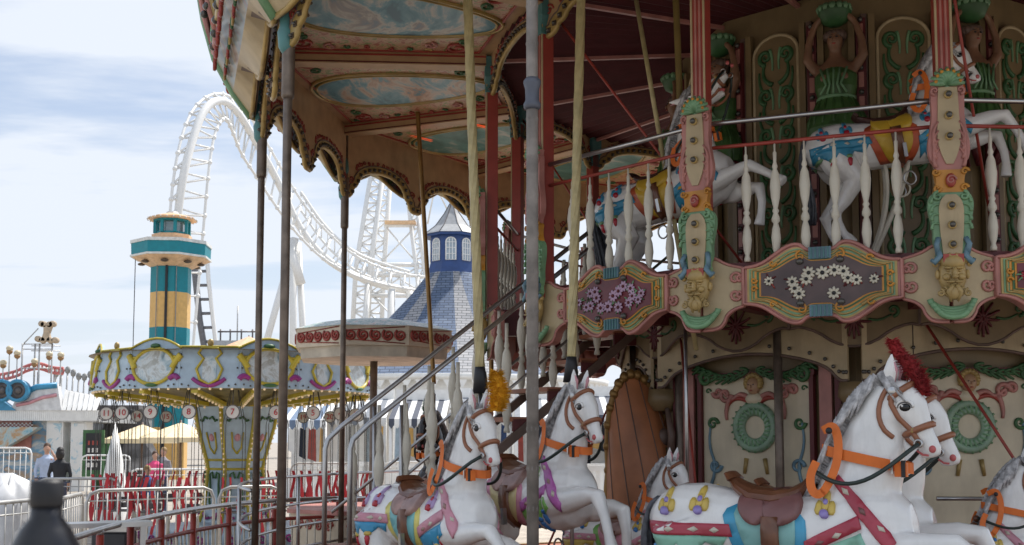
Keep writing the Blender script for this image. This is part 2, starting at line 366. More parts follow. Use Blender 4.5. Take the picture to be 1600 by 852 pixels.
# ---- tall bulb boards on the corners
bo = [(0, 0), (.05, -.002), (.085, -.03), (.10, -.07), (.088, -.10), (.10, -.13), (.098, -.2), (.095, -.3), (.11, -.4), (.125, -.48), (.118, -.56), (.09, -.6), (.078, -.635)]
bo2 = [(.078, -.635), (.095, -.65), (.085, -.68), (.08, -.72), (.095, -.76), (.10, -.775)]
bo3 = [(.10, -.775), (.125, -.80), (.135, -.85), (.125, -.92), (.105, -1.0), (.11, -1.08), (.085, -1.13), (.10, -1.17), (.06, -1.2)]
def sym(pl): return [(x, z) for x, z in pl]+[(-x, z) for x, z in pl[::-1] if abs(x) > 1e-6]
def board():
    b = MB(); b.plate(sym(smoothline([q for q in bo if q[1] <= -.05], 1)), -.045, 0, M['pink']); b.plate(sym(smoothline(bo2, 1)), -.05, 0, M['orange']); b.plate(sym(smoothline(bo3, 1)), -.045, 0, M['green'])
    st = [(.055, -.12), (.06, -.2), (.062, -.3), (.07, -.42), (.06, -.5), (.035, -.57), (.02, -.6)]; b.plate(sym(smoothline(st, 1)), -.056, -.045, M['cream'])
    st = [(.03, -.79), (.06, -.82), (.075, -.88), (.07, -1.0), (.06, -1.1), (.055, -1.16)]; b.plate(sym(smoothline(st, 1)), -.056, -.045, M['cream'])
    b.ball((0, -.065, -.705), (.032, .018, .045), M['red'], 10, 6); rel(b, spiral((0, -.705), .03, 1.4, 0), -.082, .006, M['pink'])
    for s in (1, -1):
        for i in range(4): rel(b, bez([(s*.08, -.62+.05*i), (s*.11, -.55+.05*i), (s*.06, -.5+.055*i)], 6), -.052, .013, M['pink'])
        rel(b, spiral((s*.075, -.14), .026, 1.2, -pi/2, hand=s), -.052, .010, M['pink'])
        for i in range(4): rel(b, bez([(s*.115, -.84-.055*i), (s*.12, -.80-.05*i), (s*.07, -.79-.06*i)], 6), -.052, .011, M['green'])
        rel(b, spiral((s*.075, -.8), .03, 1.1, pi/2, hand=-s), -.055, .012, M['green'])
        for c_ in ((.085, -.65), (.08, -.75)): rel(b, spiral((s*c_[0], c_[1]), .024, 1.2, 0, hand=s), -.056, .010, M['orange'])
        b.tube([(s*.09, -.04, -1.1), (s*.075, -.06, -1.17), (s*.11, -.06, -1.21), (s*.125, -.05, -1.19)], [.014, .02, .02, .012], M['blue'], 8)
        b.tube([(s*.08, -.05, -1.06), (s*.095, -.07, -1.1), (s*.085, -.05, -1.16)], .017, M['blue'], 8)
    b.cbox((0, -.05, -1.185), (.12, .05, .05), M['red'])
    sh = MB()
    for i in range(9):
        t = pi*i/8; sh.tube([(0, -.04, -.10), (.045*cos(t), -.075, -.10+.055*sin(t)), (.10*cos(t), -.045, -.095+.10*sin(t))], [.012, .022, .010], M['green'], 6)
    for i in range(7): sh.ball((.07*cos(pi*i/6), -.075, -.09+.07*sin(pi*i/6)), .012, M['orange'], 6, 4)
    sh.ball((0, -.02, -.09), (.085, .03, .08), M['green'])
    return b, sh
def bulbs(): 
    b = MB(); b.lathe([(.024, 0), (.026, .012), (.02, .016)], M['gold'], 12, Matrix.Rotation(pi/2, 4, 'X')); b.ball((0, -.026, 0), (.019, .02, .019), M['bulb'], 10, 8); return b
bb, sh = board(); bd = put(bb, 'pillar_board', T0, RI+.055, zT); sh.build('shell_crest', bd)
for z in (-.17, -.30, -.43, -.86, -.98, -1.10):
    if z == -.17: b0 = bulbs().build('bulb', bd, (0, -.056, z)); me = b0.data
    else: o = bpy.data.objects.new('bulb', me); COL.objects.link(o); o.parent = bd; o.location = (0, -.056, z)
# ---- striped column above each board
b = MB(); b.box((-.05, -.04, -1.2), (.05, .06, 1.16), M['red'])
for x in (-.045, -.015, .015, .045): b.tube([(x, -.042, -1.2), (x, -.042, 1.16)], .009, M['cream'] if x in (-.045, .045) else M['pink'], 6)
b.box((-.075, -.06, 1.0), (.075, .08, 1.19), M['teal']); b.plate([(-.075, 1.0), (-.05, .93), (-.06, .86), (.06, .86), (.05, .93), (.075, 1.0)], -.055, .06, M['teal'])
cl = put(b, 'striped_column', T0, RI, zT, bev=.003)
for k in range(1, NS):
    a = T0+k*DA; cp(cl, a, RI, zT)
    near = k in (10, 11, 12, 13, 1, 2)
    if near: cp(bd, a, RI+.055, zT)
    else: o = bd.copy(); COL.objects.link(o); o.location = ((RI+.055)*cos(a), (RI+.055)*sin(a), zT); o.rotation_euler = (0, 0, a+pi/2)
    cp(mp, a, RI-.02, zM)
# ---- rails and balusters of the upper deck
zs, zr = EYE+2.13, EYE+1.965
rp = [( (RI-.01)*cos(T0+k*DA), (RI-.01)*sin(T0+k*DA)) for k in range(NS)]
ks = [(kDE+1+i) % NS for i in range(NS)]
b = MB(); b.tube([(*rp[k], zs) for k in ks], .017, M['steel'], 10); b.build('hand_rail', car)
b = MB(); b.tube([(*rp[k], zr) for k in ks], .013, M['red'], 8); b.build('red_rail', car)
bal_prof = [(.006, .76), (.006, .70), (.012, .69), (.010, .63), (.018, .60), (.012, .585), (.026, .55), (.034, .47), (.028, .40), (.014, .33), (.022, .315), (.014, .30), (.026, .27), (.026, .25), (.014, .235), (.024, .20), (.03, .14), (.022, .07), (.013, .04), (.02, .02), (.02, 0)][::-1]
def baluster(h): b = MB(); b.lathe([(r*1.05, z*h/.76) for r, z in bal_prof], M['ivory'], 12); return b
bl = baluster(zr-zD).mesh('baluster'); cnt = 0
for k in range(NS):
    if k == kDE: continue
    for j in range(6):
        t = .19+.62*j/5; q = Vector((*rp[k], 0)).lerp(Vector((*rp[(k+1) % NS], 0)), t); o = bpy.data.objects.new('baluster', bl); COL.objects.link(o); o.parent = car; o.location = (q.x, q.y, zD)
# ---- inner posts below the deck, braces
b = MB(); b.tube([(0, 0, zP), (0, 0, zD-.1)], .034, M['bronze'], 12); b.lathe([(.055, zD-.25), (.055, zD-.1)], M['black'], 10)
for k in range(NS):
    a = T0+k*DA
    if k == 0: ip = b.build('inner_post', car, (2.15*cos(a), 2.15*sin(a), 0))
    else: o = ip.copy(); COL.objects.link(o); o.location = (2.15*cos(a), 2.15*sin(a), 0)
b = MB()
for k in range(0, NS, 2):
    a = T0+k*DA
    b.tube([(RI*cos(a), RI*sin(a), zC-.05), (2.0*cos(a+DA*.8), 2.0*sin(a+DA*.8), zD)], .011, M['red'], 6)
    b.tube([(2.15*cos(a), 2.15*sin(a), zD-.15), (3.1*cos(a+DA*.9), 3.1*sin(a+DA*.9), zP)], .011, M['red'], 6)
    b.tube([(2.15*cos(a), 2.15*sin(a), zD-.15), (1.9*cos(a-DA*1.2), 1.9*sin(a-DA*1.2), zP+.3)], .011, M['bronze'], 6)
b.build('tie_rods', car)
# ---- eave: ceiling, beams, pictures, valances, roof
b = MB(); slab(b, NS, RO+.05, RI-.02, T0, zC, zC+.03, M['tan']); b.build('eave_ceiling', car)
b = MB()
for s, m_, w_ in ((0, M['tan'], .15),):
    b.box((-.075, -RO+.02, -.11), (.075, -RI-.05, -.002), m_)
    for x in (-.078, .078): b.box((x-.006, -RO+.02, -.035), (x+.006, -RI-.05, -.02), M['red']); b.box((x-.004, -RO+.02, -.10), (x+.004, -RI-.05, -.09), M['maroon'])
bm0 = b.build('eave_beam', car, (0, 0, zC), T0+pi/2)
for k in range(1, NS): o = bm0.copy(); COL.objects.link(o); o.rotation_euler = (0, 0, T0+k*DA+pi/2)
pics = [picture('painting_bay', [(.03, .13, .18), (.06, .22, .28), (.14, .30, .36), (.50, .48, .42), (.30, .26, .24), (.16, .22, .27)], 1.3, 3, stretch=(1, 1.6, 1), lo_=.38, hi_=.62), picture('painting_clouds', [(.03, .14, .19), (.06, .24, .31), (.16, .32, .38), (.50, .42, .34), (.42, .24, .15), (.10, .24, .30)], 1.5, 11, stretch=(1, 1.6, 1), lo_=.38, hi_=.62), picture('painting_coast', [(.03, .10, .09), (.05, .17, .15), (.08, .24, .22), (.36, .38, .32)], 1.5, 23, stretch=(1, 1.6, 1), lo_=.38, hi_=.64)]
orn = picture('scroll_ground', [(.20, .24, .08), (.46, .33, .17), (.50, .34, .20), (.46, .20, .14), (.50, .36, .2), (.34, .10, .06)], 15, 5, lo_=.42, hi_=.58)
def ceil_piece(pm):
    # local frame: segment mid direction is -y; centre r = 4.4
    rm = 4.38
    wI = lambda r: r*sin(DA/2)/cos(DA/2)-.14
    c = MB()
    r0, r1 = RI+.06, RO*cos(DA/2)-.12
    c.add([(-wI(r0), -r0, -.006), (wI(r0), -r0, -.006), (wI(r1), -r1, -.006), (-wI(r1), -r1, -.006)], [(0, 1, 2, 3)], orn)
    for s in (1, -1): c.bar((s*wI(r0), -r0, -.012), (s*wI(r1), -r1, -.012), .02, .015, M['red'])
    c.bar((-wI(r1), -r1, -.012), (wI(r1), -r1, -.012), .02, .015, M['red']); c.bar((-wI(r0), -r0, -.012), (wI(r0), -r0, -.012), .02, .015, M['red'])
    def lens(s, n=40):   # picture: long radially, pointed
        o = []
        for i in range(n):
            t = 2*pi*i/n; ry = .86*s; y = cos(t); wv = abs(sin(t))**.85*(1 if sin(t) > 0 else -1)
            rr = rm-y*ry; o.append((wv*(.155*rr*s**.5-.24)*s*1.0+0, rr))
        return o
    def flat(pl, z0, z1, m_):
        T = Matrix.Identity(4); k = len(pl)
        vs = [(x, -r, z0) for x, r in pl]; c.add(vs, [tuple(range(k))], m_)
        c.tube([(x, -r, z0) for x, r in pl], z1, M['gold'], 5, closed=True)
    flat(lens(1.06), -.012, .018, M['greend']); flat(lens(1.0), -.018, .012, pm)
    for s in (1, -1):
        for e in (1, -1):
            cc = (s*(wI(rm+e*.6)-.13), rm+e*.68)
            c.tube([(x, -y, -.014) for x, y in spiral(cc, .11, 1.4, 0, hand=s*e)], .014, M['red'], 5)
            c.tube([(x, -y, -.014) for x, y in spiral((cc[0]-s*.18, cc[1]), .07, 1.2, 0, hand=-s*e)], .012, M['greend'], 5)
            c.tube([(x, -y, -.014) for x, y in spiral((cc[0], cc[1]-e*.26), .07, 1.2, 0, hand=-s*e)], .012, M['pink'], 5)
            for q in range(5):
                c.tube([(x, -y, -.014) for x, y in spiral((s*(wI(rm-e*.2*q)-.07), rm-e*.17*q-e*.1), .035, 1.1, q, 10, hand=s*e)], .009, [M['red'], M['greend'], M['gold']][q % 3], 4)
    return c
cps = [ceil_piece(pm).build('ceiling_painting', car, (0, 0, zC)) for pm in pics]
for k in range(NS):
    a = T0+(k+.5)*DA+pi/2; src = {NS-4: cps[1], NS-3: cps[0], NS-5: cps[2]}.get(k)
    if src: src.rotation_euler = (0, 0, a)
    else: o = cps[k % 3].copy(); COL.objects.link(o); o.rotation_euler = (0, 0, a)
sO = 2*RO*sin(DA/2); aO = RO*cos(DA/2)
def val_edge(w_, zt, za, narch):
    """lower edge: list of (x,z) from -w/2 to w/2; tips at zt, arches up to za"""
    pts = []
    for j in range(narch):
        x0 = -w_/2+w_*j/narch; x1 = x0+w_/narch; W_ = x1-x0
        for (u, v) in ((0, 0), (.05, 0), (.09, .12), (.10, .30), (.15, .40), (.17, .62), (.24, .82), (.36, .96), (.5, 1.0), (.64, .96), (.76, .82), (.83, .62), (.85, .40), (.90, .30), (.91, .12), (.95, 0)):
            pts.append((x0+u*W_, zt+(za-zt)*v))
    pts.append((w_/2, zt)); return smoothline(pts, 1)
def valance(w_, zt, za, narch, ztop, inner=False):
    b = MB(); e = val_edge(w_, zt, za, narch)
    for i in range(len(e)-1):   # strips so the plate is robust
        b.plate([e[i], e[i+1], (e[i+1][0], ztop), (e[i][0], ztop)], -.015, .015, M['tan'])
        d_ = Vector((e[i+1][0]-e[i][0], e[i+1][1]-e[i][1])); 
    n_ = []
    for i in range(len(e)):
        d_ = Vector(e[min(i+1, len(e)-1)])-Vector(e[max(i-1, 0)]); d_.normalize(); n_.append((min(max(e[i][0]-d_.y*.075, -w_/2), w_/2), e[i][1]+d_.x*.075))
    for s in (-1, 1):
        vs = [(x, s*.021, z) for x, z in e]+[(x, s*.021, z) for x, z in n_]; k_ = len(e); b.add(vs, [(i, i+1, k_+i+1, k_+i) for i in range(k_-1)], M['gold'])
        b.tube([(x, s*.02, z) for x, z in n_], .008, M['brown'], 5)
    b.tube([(x, 0, z+.004) for x, z in e], .024, M['gold'], 6)
    for s in (-1, 1):
        for j in range(narch):
            xc = -w_/2+w_*(j+.5)/narch
            pt = [(xc-.36*w_/narch*cos(t), za-.04+.02+(.11)*sin(t)) for t in [pi*i/16 for i in range(17)]]
            for i, (x, z) in enumerate(pt): b.tube([(q[0], s*.02, q[1]) for q in spiral((x, z), .028, 1.1, i, 8, hand=(-1)**i)], .008, M['red'], 4)
        for x in [-w_/2+w_*j/narch for j in range(narch+1)]:
            for sx in (1, -1): b.tube([(q[0], s*.02, q[1]) for q in spiral((x+sx*.08, zt+.2), .05, 1.3, 0, 12, hand=sx)], .010, M['red'], 4) if abs(x+sx*.08) < w_/2 else None
    return b, e
def string(e, dx, ys, r=.014):
    b = MB(); acc = 0; last = None
    for i in range(1, len(e)):
        p0 = Vector(e[i-1]); p1 = Vector(e[i]); l = (p1-p0).length
        while acc+l > dx:
            t = (dx-acc)/l; p0 = p0.lerp(p1, t); l = (p1-p0).length; acc = 0
            for y in ys: b.ball((p0.x, y, p0.y+.03), (r, r*1.2, r), M['bulb'], 7, 5); b.cbox((p0.x, y*.7, p0.y+.03), (.038, .012, .038), M['socket'])
        acc += l
    return b
vb, e = valance(sO, zV-zC, zV-zC+.36, 2, 0); v0 = put(vb, 'eave_valance', T0+DA/2, aO, zC); sb = string(e, .085, (-.035, .035)).build('bulb_string', v0)
vi, e2 = valance(side, -.36, -.10, 1, 0); v1 = put(vi, 'inner_valance', T0+DA/2, apo, zC); string(e2, .08, (-.035, .035)).build('bulb_string', v1)
for k in range(1, NS): cp(v0, T0+(k+.5)*DA, aO, zC); cp(v1, T0+(k+.5)*DA, apo, zC)
# outer crown boards, flaring outward above the valance
def crown():
    b = MB(); prof = [(.04, -.60), (.20, -.38), (.36, -.08), (.46, .28), (.52, .62), (.58, 1.0)]
    n = 16; W = sO
    def topz(u): return 1-.35*abs(sin(pi*u*2))**1.5 if True else 1
    vs = []; K = len(prof)
    for i in range(n+1):
        u = i/n
        s_ = topz(u)
        for j, (y, z) in enumerate(prof):
            wdt = (W/2)*(1+y/aO); zz = z if j < 3 else lerp(prof[2][1], z, s_); yy = y if j < 3 else lerp(prof[2][0], y, s_)
            if j == 0: zz = -.60+.22*(1-abs(cos(2*pi*u)))
            vs.append(((2*u-1)*wdt, -yy-.03, zz))
    fs = []; mats_ = [M['cream'], picture('crown_scene', [(.2, .1, .07), (.36, .3, .22), (.2, .26, .28), (.4, .12, .08)], 3, 2), M['cream'], M['green'], M['pink']]
    for j in range(K-1):
        f_ = [(i*K+j, (i+1)*K+j, (i+1)*K+j+1, i*K+j+1) for i in range(n) if not (j in (2, 3) and i in (1, 2, 3, 6, 7, 8, 9, 12, 13, 14))]; b.add(vs, f_, mats_[j], None, True)
        b.add([(x, y+.035, z) for x, y, z in vs], [f[::-1] for f in f_], M['orange'] if j > 1 else M['brown'], None, True)
    ed = [vs[i*K+K-1] for i in range(n+1)]; b.tube(ed, .03, M['pinkl'], 6); b.tube([vs[i*K] for i in range(n+1)], .022, M['gold'], 6)
    b.tube([vs[j] for j in range(K)], .035, M['green'], 6); b.tube([vs[n*K+j] for j in range(K)], .035, M['green'], 6)
    for lo_, hi_ in ((1, 4), (6, 10), (12, 15)):
        loop_ = [vs[i*K+2] for i in range(lo_, hi_+1)]+[vs[hi_*K+3]]+[vs[i*K+4] for i in range(hi_, lo_-1, -1)]+[vs[lo_*K+3]]
        b.tube([(x, y-.01, z) for x, y, z in loop_], .03, M['pink'] if lo_ != 6 else M['gold'], 6, closed=True)
        xm, ym, zm_ = vs[((lo_+hi_)//2)*K+2]; b.tube([(q[0], ym-.03, q[1]) for q in spiral((xm, zm_+.12), .12, 1.4, 0, 16)], .022, M['green'], 6)
    for i in range(1, n):
        for j in (0, 1): x, y, z = vs[i*K+j]; b.tube([(q[0], y-.03-.05*j, q[1]) for q in spiral((x, z+.1), .06, 1.2, i, 10, hand=(-1)**i)], .013, [M['red'], M['greend'], M['gold']][(i+j) % 3], 5)
    for i in range(2, n-1, 2):
        for j in (2, 3): x, y, z = vs[i*K+j]; b.ball((x, y-.03, z), .035, M['bulb'], 7, 5)
        x, y, z = vs[i*K+2]; b.tube([(q[0], y-.01, q[1]) for q in spiral((x, z-.15), .09, 1.3, 0, 14)], .018, M['red'], 5)
    return b
cr = put(crown(), 'crown_board', T0+DA/2, aO+.03, zC)
for k in range(1, NS): o = cr.copy(); COL.objects.link(o); a = T0+(k+.5)*DA; o.location = ((aO+.03)*cos(a), (aO+.03)*sin(a), zC); o.rotation_euler = (0, 0, a+pi/2)
# pendant that caps each outer post
b = MB(); b.lathe([(.02, -.98), (.05, -.93), (.06, -.82), (.045, -.78), (.045, -.7), (.06, -.62), (.05, -.5)], M['teal'], 10); b.tube([(0, 0, -.75), (0, .0, 0)], .03, M['gold'], 8)
for i in range(5): b.ball((0, -.05, -.66+.14*i), .025, M['bulb'], 7, 5)
pd = put(b, 'pendant', T0, RO+.02, zC+.13)
for k in range(1, NS): o = pd.copy(); COL.objects.link(o); a = T0+k*DA; o.location = ((RO+.02)*cos(a), (RO+.02)*sin(a), zC+.13); o.rotation_euler = (0, 0, a+pi/2)
# outer posts
def post(m_, sil):
    b = MB(); b.tube([(0, 0, zP), (0, 0, zC)], .031, m_, 12)
    if sil:
        for i in range(8): a = 2*pi*i/8; b.tube([(.027*cos(a+z*3), .027*sin(a+z*3), zP+(zC-zP)*z/24) for z in range(25)], .008, m_, 5)
        zc = 3.47; b.lathe([(.034, zc-.09), (.044, zc-.08), (.046, zc-.06), (.036, zc-.04), (.037, zc+.02), (.046, zc+.05), (.046, zc+.065), (.034, zc+.08)], mat('pewter_collar', (.10, .11, .14), .45, .2), 14)
    else: b.lathe([(.04, 4.0), (.045, 4.02), (.045, 4.55), (.04, 4.57)], m_, 12)
    return b
sv = mat('grey_fluted_pole', (.21, .185, .165), .6, .0, var=.25, scale=10, dirt=.3)
pb = post(M['bronze'], 0)
for k in range(NS):
    a = T0+k*DA
    if k == 13: o = post(sv, 1).build('outer_post', car, (RO*cos(a), RO*sin(a), 0)); o['label'] = 'fluted grey post with ringed collar'
    elif k == 0: op0 = pb.build('outer_post', car, (RO*cos(a), RO*sin(a), 0))
    else: o = op0.copy(); COL.objects.link(o); o.location = (RO*cos(a), RO*sin(a), 0)
# maroon pleated inner ceiling with cream ribs
b = MB(); nf = NS*9
def pl(r, i, z): return (r*cos(T0+2*pi*i/nf/2), r*sin(T0+2*pi*i/nf/2), z)
vs = []; fs = []
for i in range(2*nf): z_ = -.03 if i % 2 else .0; vs += [pl(RI-.03, i, zC+z_), pl(1.5, i, zC+.12+z_*.5)]
for i in range(2*nf): j = (i+1) % (2*nf); fs.append((2*i, 2*i+1, 2*j+1, 2*j))
b.add(vs, fs, M['maroonf'])
for k in range(NS): a = T0+k*DA; b.bar((RI*cos(a), RI*sin(a), zC-.045), (1.55*cos(a), 1.55*sin(a), zC+.06), .035, .03, M['pink'])
b.build('pleated_ceiling', car)
b = MB(); rv = ngon(NS, RO+.55, T0); vs = [(*q, zC+.75) for q in rv]+[(q[0]*.3, q[1]*.3, zC+2.0) for q in rv]+[(0, 0, zC+2.3)]; fs = []
for i in range(NS): j = (i+1) % NS; fs += [(i, j, NS+j, NS+i), (NS+i, NS+j, 2*NS)]
b.add(vs, fs, M['maroonf']); slab(b, NS, RO+.05, .3, T0, zC+.2, zC+.23, M['maroon']); b.build('roof', car)
# ---- lower drum
RD = 2.0; aD = rad(-90-42); cc = mat('ivory_panel', (.64, .56, .40), .4, var=.12, scale=3, dirt=.35)
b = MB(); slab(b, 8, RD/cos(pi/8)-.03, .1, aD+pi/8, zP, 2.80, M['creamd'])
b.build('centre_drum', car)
pale_g = mat('pale_wreath_green', (.24, .36, .25), .45, var=.2)
def cherub_panel():
    b = MB(); hwid = .47; z1 = 1.85
    b.plate([(-hwid, 0), (hwid, 0), (hwid, z1), (-hwid, z1)], -.012, .0, cc)
    for s in (1, -1): b.cbox((s*(hwid+.02), -.02, z1/2), (.035, .05, z1), M['maroon']); b.cbox((s*(hwid+.13), -.02, 1.1), (.10, .03, 2.2), M['pink']); b.cbox((s*(hwid+.24), -.03, 1.1), (.05, .05, 2.2), M['maroon'])
    b.cbox((0, -.02, z1+.02), (2*hwid+.1, .06, .04), M['maroon'])
    # garland
    for s in (1, -1):
        for i in range(9):
            x = s*(.04+.055*i); z = z1+.02-.05*sin(i*.5)+.03
            for q in range(3): rel(b, bez([(x, z), (x+s*.03, z+.03-.03*q), (x+s*.07, z+.02-.035*q)], 4), -.05, .016, M['greend'], 5)
        rel(b, spiral((s*.42, z1+.0), .06, 1.2, pi/2, hand=-s), -.05, .022, M['greend'])
        pass
    R_ = MB()
    for s in (1, -1):
        # blue side scrolls
        rel(R_, smoothline([(s*.40, .15), (s*.43, .4), (s*.35, .6), (s*.42, .78), (s*.40, .95)], 2), -.02, .017, M['blue']); rel(R_, spiral((s*.36, .62), .055, 1.3, 0, hand=s), -.02, .017, M['blue']); rel(R_, spiral((s*.38, .95), .05, 1.3, 0, hand=-s), -.02, .016, M['greend']); rel(R_, spiral((s*.30, .2), .09, 1.3, 0, hand=s), -.02, .018, M['blue'])
        rel(R_, bez([(s*.05, 1.12), (s*.2, 1.2), (s*.26, 1.05)], 8), -.02, .02, M['red'])
        # ribbon scrolls
        rel(R_, smoothline([(s*.05, 1.15), (s*.13, 1.19), (s*.2, 1.13), (s*.28, 1.2)], 2), -.02, .024, M['pink']); rel(R_, spiral((s*.26, 1.18), .06, 1.3, 0, hand=s), -.02, .022, M['pink']); rel(R_, spiral((s*.33, 1.2), .045, 1.2, pi, hand=-s), -.02, .02, M['pink']); rel(R_, bez([(s*.22, 1.15), (s*.27, 1.05), (s*.25, .98)], 6), -.02, .022, M['pink'])
        rel(R_, [(s*.08, .68), (s*.1, .56)], -.02, .018, M['gold'])
        for q in range(3): rel(R_, spiral((s*.42, 1.45-.12*q), .025, 1, 0), -.02, .008, M['greend'])
    # wreath
    for ring, rr in ((.165, .032), (.115, .03)): R_.tube([(ring*cos(t), -.02, .92+ring*1.02*sin(t)) for t in [2*pi*i/28 for i in range(28)]], rr, pale_g, 7, closed=True)
    for i in range(22): t = 2*pi*i/22; rel(R_, [(.10*cos(t), .92+.10*sin(t)), (.2*cos(t+.2), .92+.2*sin(t+.2))], -.04, .012, M['green'], 5)
    # cherub head
    R_.ball((0, -.03, 1.24), (.06, .05, .07), mat('cherub_skin', (.45, .27, .16), .4), 12, 8); R_.ball((0, -.085, 1.235), (.01, .012, .014), mat('cherub_skin', (.45, .27, .16), .4))
    for i in range(11): t = pi*(-.15+1.3*i/10); R_.ball((.062*cos(t), -.035, 1.265+.06*sin(t)), (.026, .03, .026), M['gold'], 7, 5)
    for s in (1, -1): R_.ball((s*.022, -.077, 1.25), (.008, .006, .005), M['brown'])
    R_.ball((0, -.078, 1.205), (.016, .006, .005), M['red']); R_.ball((0, -.02, 1.14), (.09, .04, .05), cc)
    for q_ in range(len(R_.v)): x_, y_, z_ = R_.v[q_]; R_.v[q_] = (x_, y_, z_+.54)
    o_ = len(b.v); b.v += R_.v; b.f += [tuple(i_+o_ for i_ in f_) for f_ in R_.f]; b.m += [b.mi(R_.mats[k_]) for k_ in R_.m]; b.sm += R_.sm
    return b
for i in range(8):
    a = aD+i*pi/4
    if i == 0: c0 = put(cherub_panel(), 'cherub_panel', a, RD, zP)
    else: o = c0.copy(); COL.objects.link(o); o.location = (RD*cos(a), RD*sin(a), zP); o.rotation_euler = (0, 0, a+pi/2)
def drum_val():
    b = MB(); r_ = 2.26; w_ = 2*r_*tan(pi/16); e = [(-w_/2, -.25), (-w_*.42, -.235), (-w_*.28, -.28), (-w_*.16, -.36), (0, -.40), (w_*.16, -.36), (w_*.28, -.28), (w_*.42, -.235), (w_/2, -.25)]; e = smoothline(e, 1)
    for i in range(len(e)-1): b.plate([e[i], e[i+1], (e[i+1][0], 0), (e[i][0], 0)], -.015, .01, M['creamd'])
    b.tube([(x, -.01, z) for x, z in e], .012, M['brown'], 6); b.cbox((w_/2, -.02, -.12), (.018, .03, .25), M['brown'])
    for i in range(7): t = pi*(-.1+1.2*i/6); rel(b, bez([(0, -.2), (.07*cos(t), -.2+.07*sin(t)), (.13*cos(t), -.18+.11*sin(t))], 5), -.025, .015, M['maroon'])
    for i in range(5): t = -pi*(.15+.7*i/4); rel(b, bez([(0, -.2), (.05*cos(t), -.2+.07*sin(t)), (.07*cos(t), -.2+.14*sin(t))], 5), -.025, .015, M['maroon'])
    for s in (1, -1): rel(b, smoothline([(s*.1, -.2), (s*.18, -.21), (s*.26, -.17)], 1), -.02, .012, M['greend']); rel(b, spiral((s*.27, -.14), .045, 1.1, -pi/2, hand=s), -.02, .014, M['greend'])
    return b
for i in range(16):
    a = aD+i*pi/8
    if i == 0: c1_ = put(drum_val(), 'drum_valance', a, 2.26, zD-.1)
    else: o = c1_.copy(); COL.objects.link(o); o.location = (2.26*cos(a), 2.26*sin(a), zD-.1); o.rotation_euler = (0, 0, a+pi/2)
# arched inner cornice under it
b = MB(); wA = 2*RD*tan(pi/8)
e = [(-wA/2, -.34), (-wA*.46, -.34), (-wA*.4, -.22), (-wA*.2, -.13), (0, -.10), (wA*.2, -.13), (wA*.4, -.22), (wA*.46, -.34), (wA/2, -.34)]; e = smoothline(e, 2)
for i in range(len(e)-1): b.plate([e[i], e[i+1], (e[i+1][0], .25), (e[i][0], .25)], -.015, .01, M['cream'])
for i in range(0, len(e), 2): b.ball((e[i][0], -.03, e[i][1]+.06), .016, M['bulb'], 6, 4)
b.tube([(x, -.01, z) for x, z in e], .014, M['brown'], 6)
for i in range(8):
    a = aD+i*pi/4; r_ = RD+.12
    if i == 0: c2_ = put(b, 'arched_cornice', a, r_, 2.43)
    else: o = c2_.copy(); COL.objects.link(o); o.location = (r_*cos(a), r_*sin(a), 2.43); o.rotation_euler = (0, 0, a+pi/2)
# green corner herm below
hb = MB(); hb.lathe([(.06, 0), (.07, .2), (.05, .5), (.09, .9), (.11, 1.1), (.06, 1.25), (.045, 1.3)], M['greend'], 12); hb.ball((0, 0, 1.38), (.06, .065, .08), M['brown'], 10, 8)
for s in (1, -1): hb.tube([(s*.1, 0, 1.2), (s*.15, -.02, 1.4), (s*.09, -.02, 1.62)], [.035, .03, .02], M['brown'], 8)
hb.lathe([(.08, 1.6), (.13, 1.68), (.12, 1.78)], M['creamd'], 10)
for i in range(8):
    a = aD+pi/8+i*pi/4; r_ = RD/cos(pi/8)+.04
    if i == 0: h0 = put(hb, 'corner_figure', a, r_, zP)
    else: o = h0.copy(); COL.objects.link(o); o.location = (r_*cos(a), r_*sin(a), zP); o.rotation_euler = (0, 0, a+pi/2)
# ---- upper drum (10 sides)
RU = 1.6; aU = rad(-90-41.5)
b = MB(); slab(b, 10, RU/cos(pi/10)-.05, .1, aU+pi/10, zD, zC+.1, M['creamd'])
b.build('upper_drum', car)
def upanel():
    b = MB(); w_ = .20; zt = 2.16
    pts = [(-w_, 0), (w_, 0), (w_, zt-.16)]+[(w_*cos(t), zt-.16+.16*sin(t)) for t in [pi*i/12 for i in range(1, 12)]]+[(-w_, zt-.16)]
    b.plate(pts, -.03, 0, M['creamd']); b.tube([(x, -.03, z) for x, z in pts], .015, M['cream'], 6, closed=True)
    for s in (1, -1):
        for q in range(6):
            z0 = .2+.33*q
            rel(b, spiral((s*.09, z0+.14), .065, 1.4, -pi/2, hand=s), -.035, .022, M['greend']); rel(b, bez([(s*.03, z0-.1), (s*.15, z0-.05), (s*.10, z0+.09)], 8), -.035, .022, M['greend'])
            rel(b, bez([(s*.12, z0-.15), (s*.16, z0-.08), (s*.15, z0+.02)], 6), -.035, .016, M['greend']); rel(b, bez([(s*.05, z0+.2), (s*.02, z0+.12), (s*.03, z0+.02)], 6), -.035, .014, M['green'])
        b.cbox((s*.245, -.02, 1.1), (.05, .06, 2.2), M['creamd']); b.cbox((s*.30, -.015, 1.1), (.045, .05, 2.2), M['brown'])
    return b
def ustrip():
    b = MB()
    for s in (1, -1):
        b.cbox((s*.19, 0, 1.08), (.075, .06, 2.16), M['maroon'])
        for i in range(11): b.cbox((s*.19, -.033, .1+.195*i), (.04, .012, .12), M['pink']); b.ball((s*.19, -.04, .195+.195*i), .022, M['bulb'], 7, 5)
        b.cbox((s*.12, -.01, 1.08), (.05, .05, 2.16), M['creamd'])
    return b
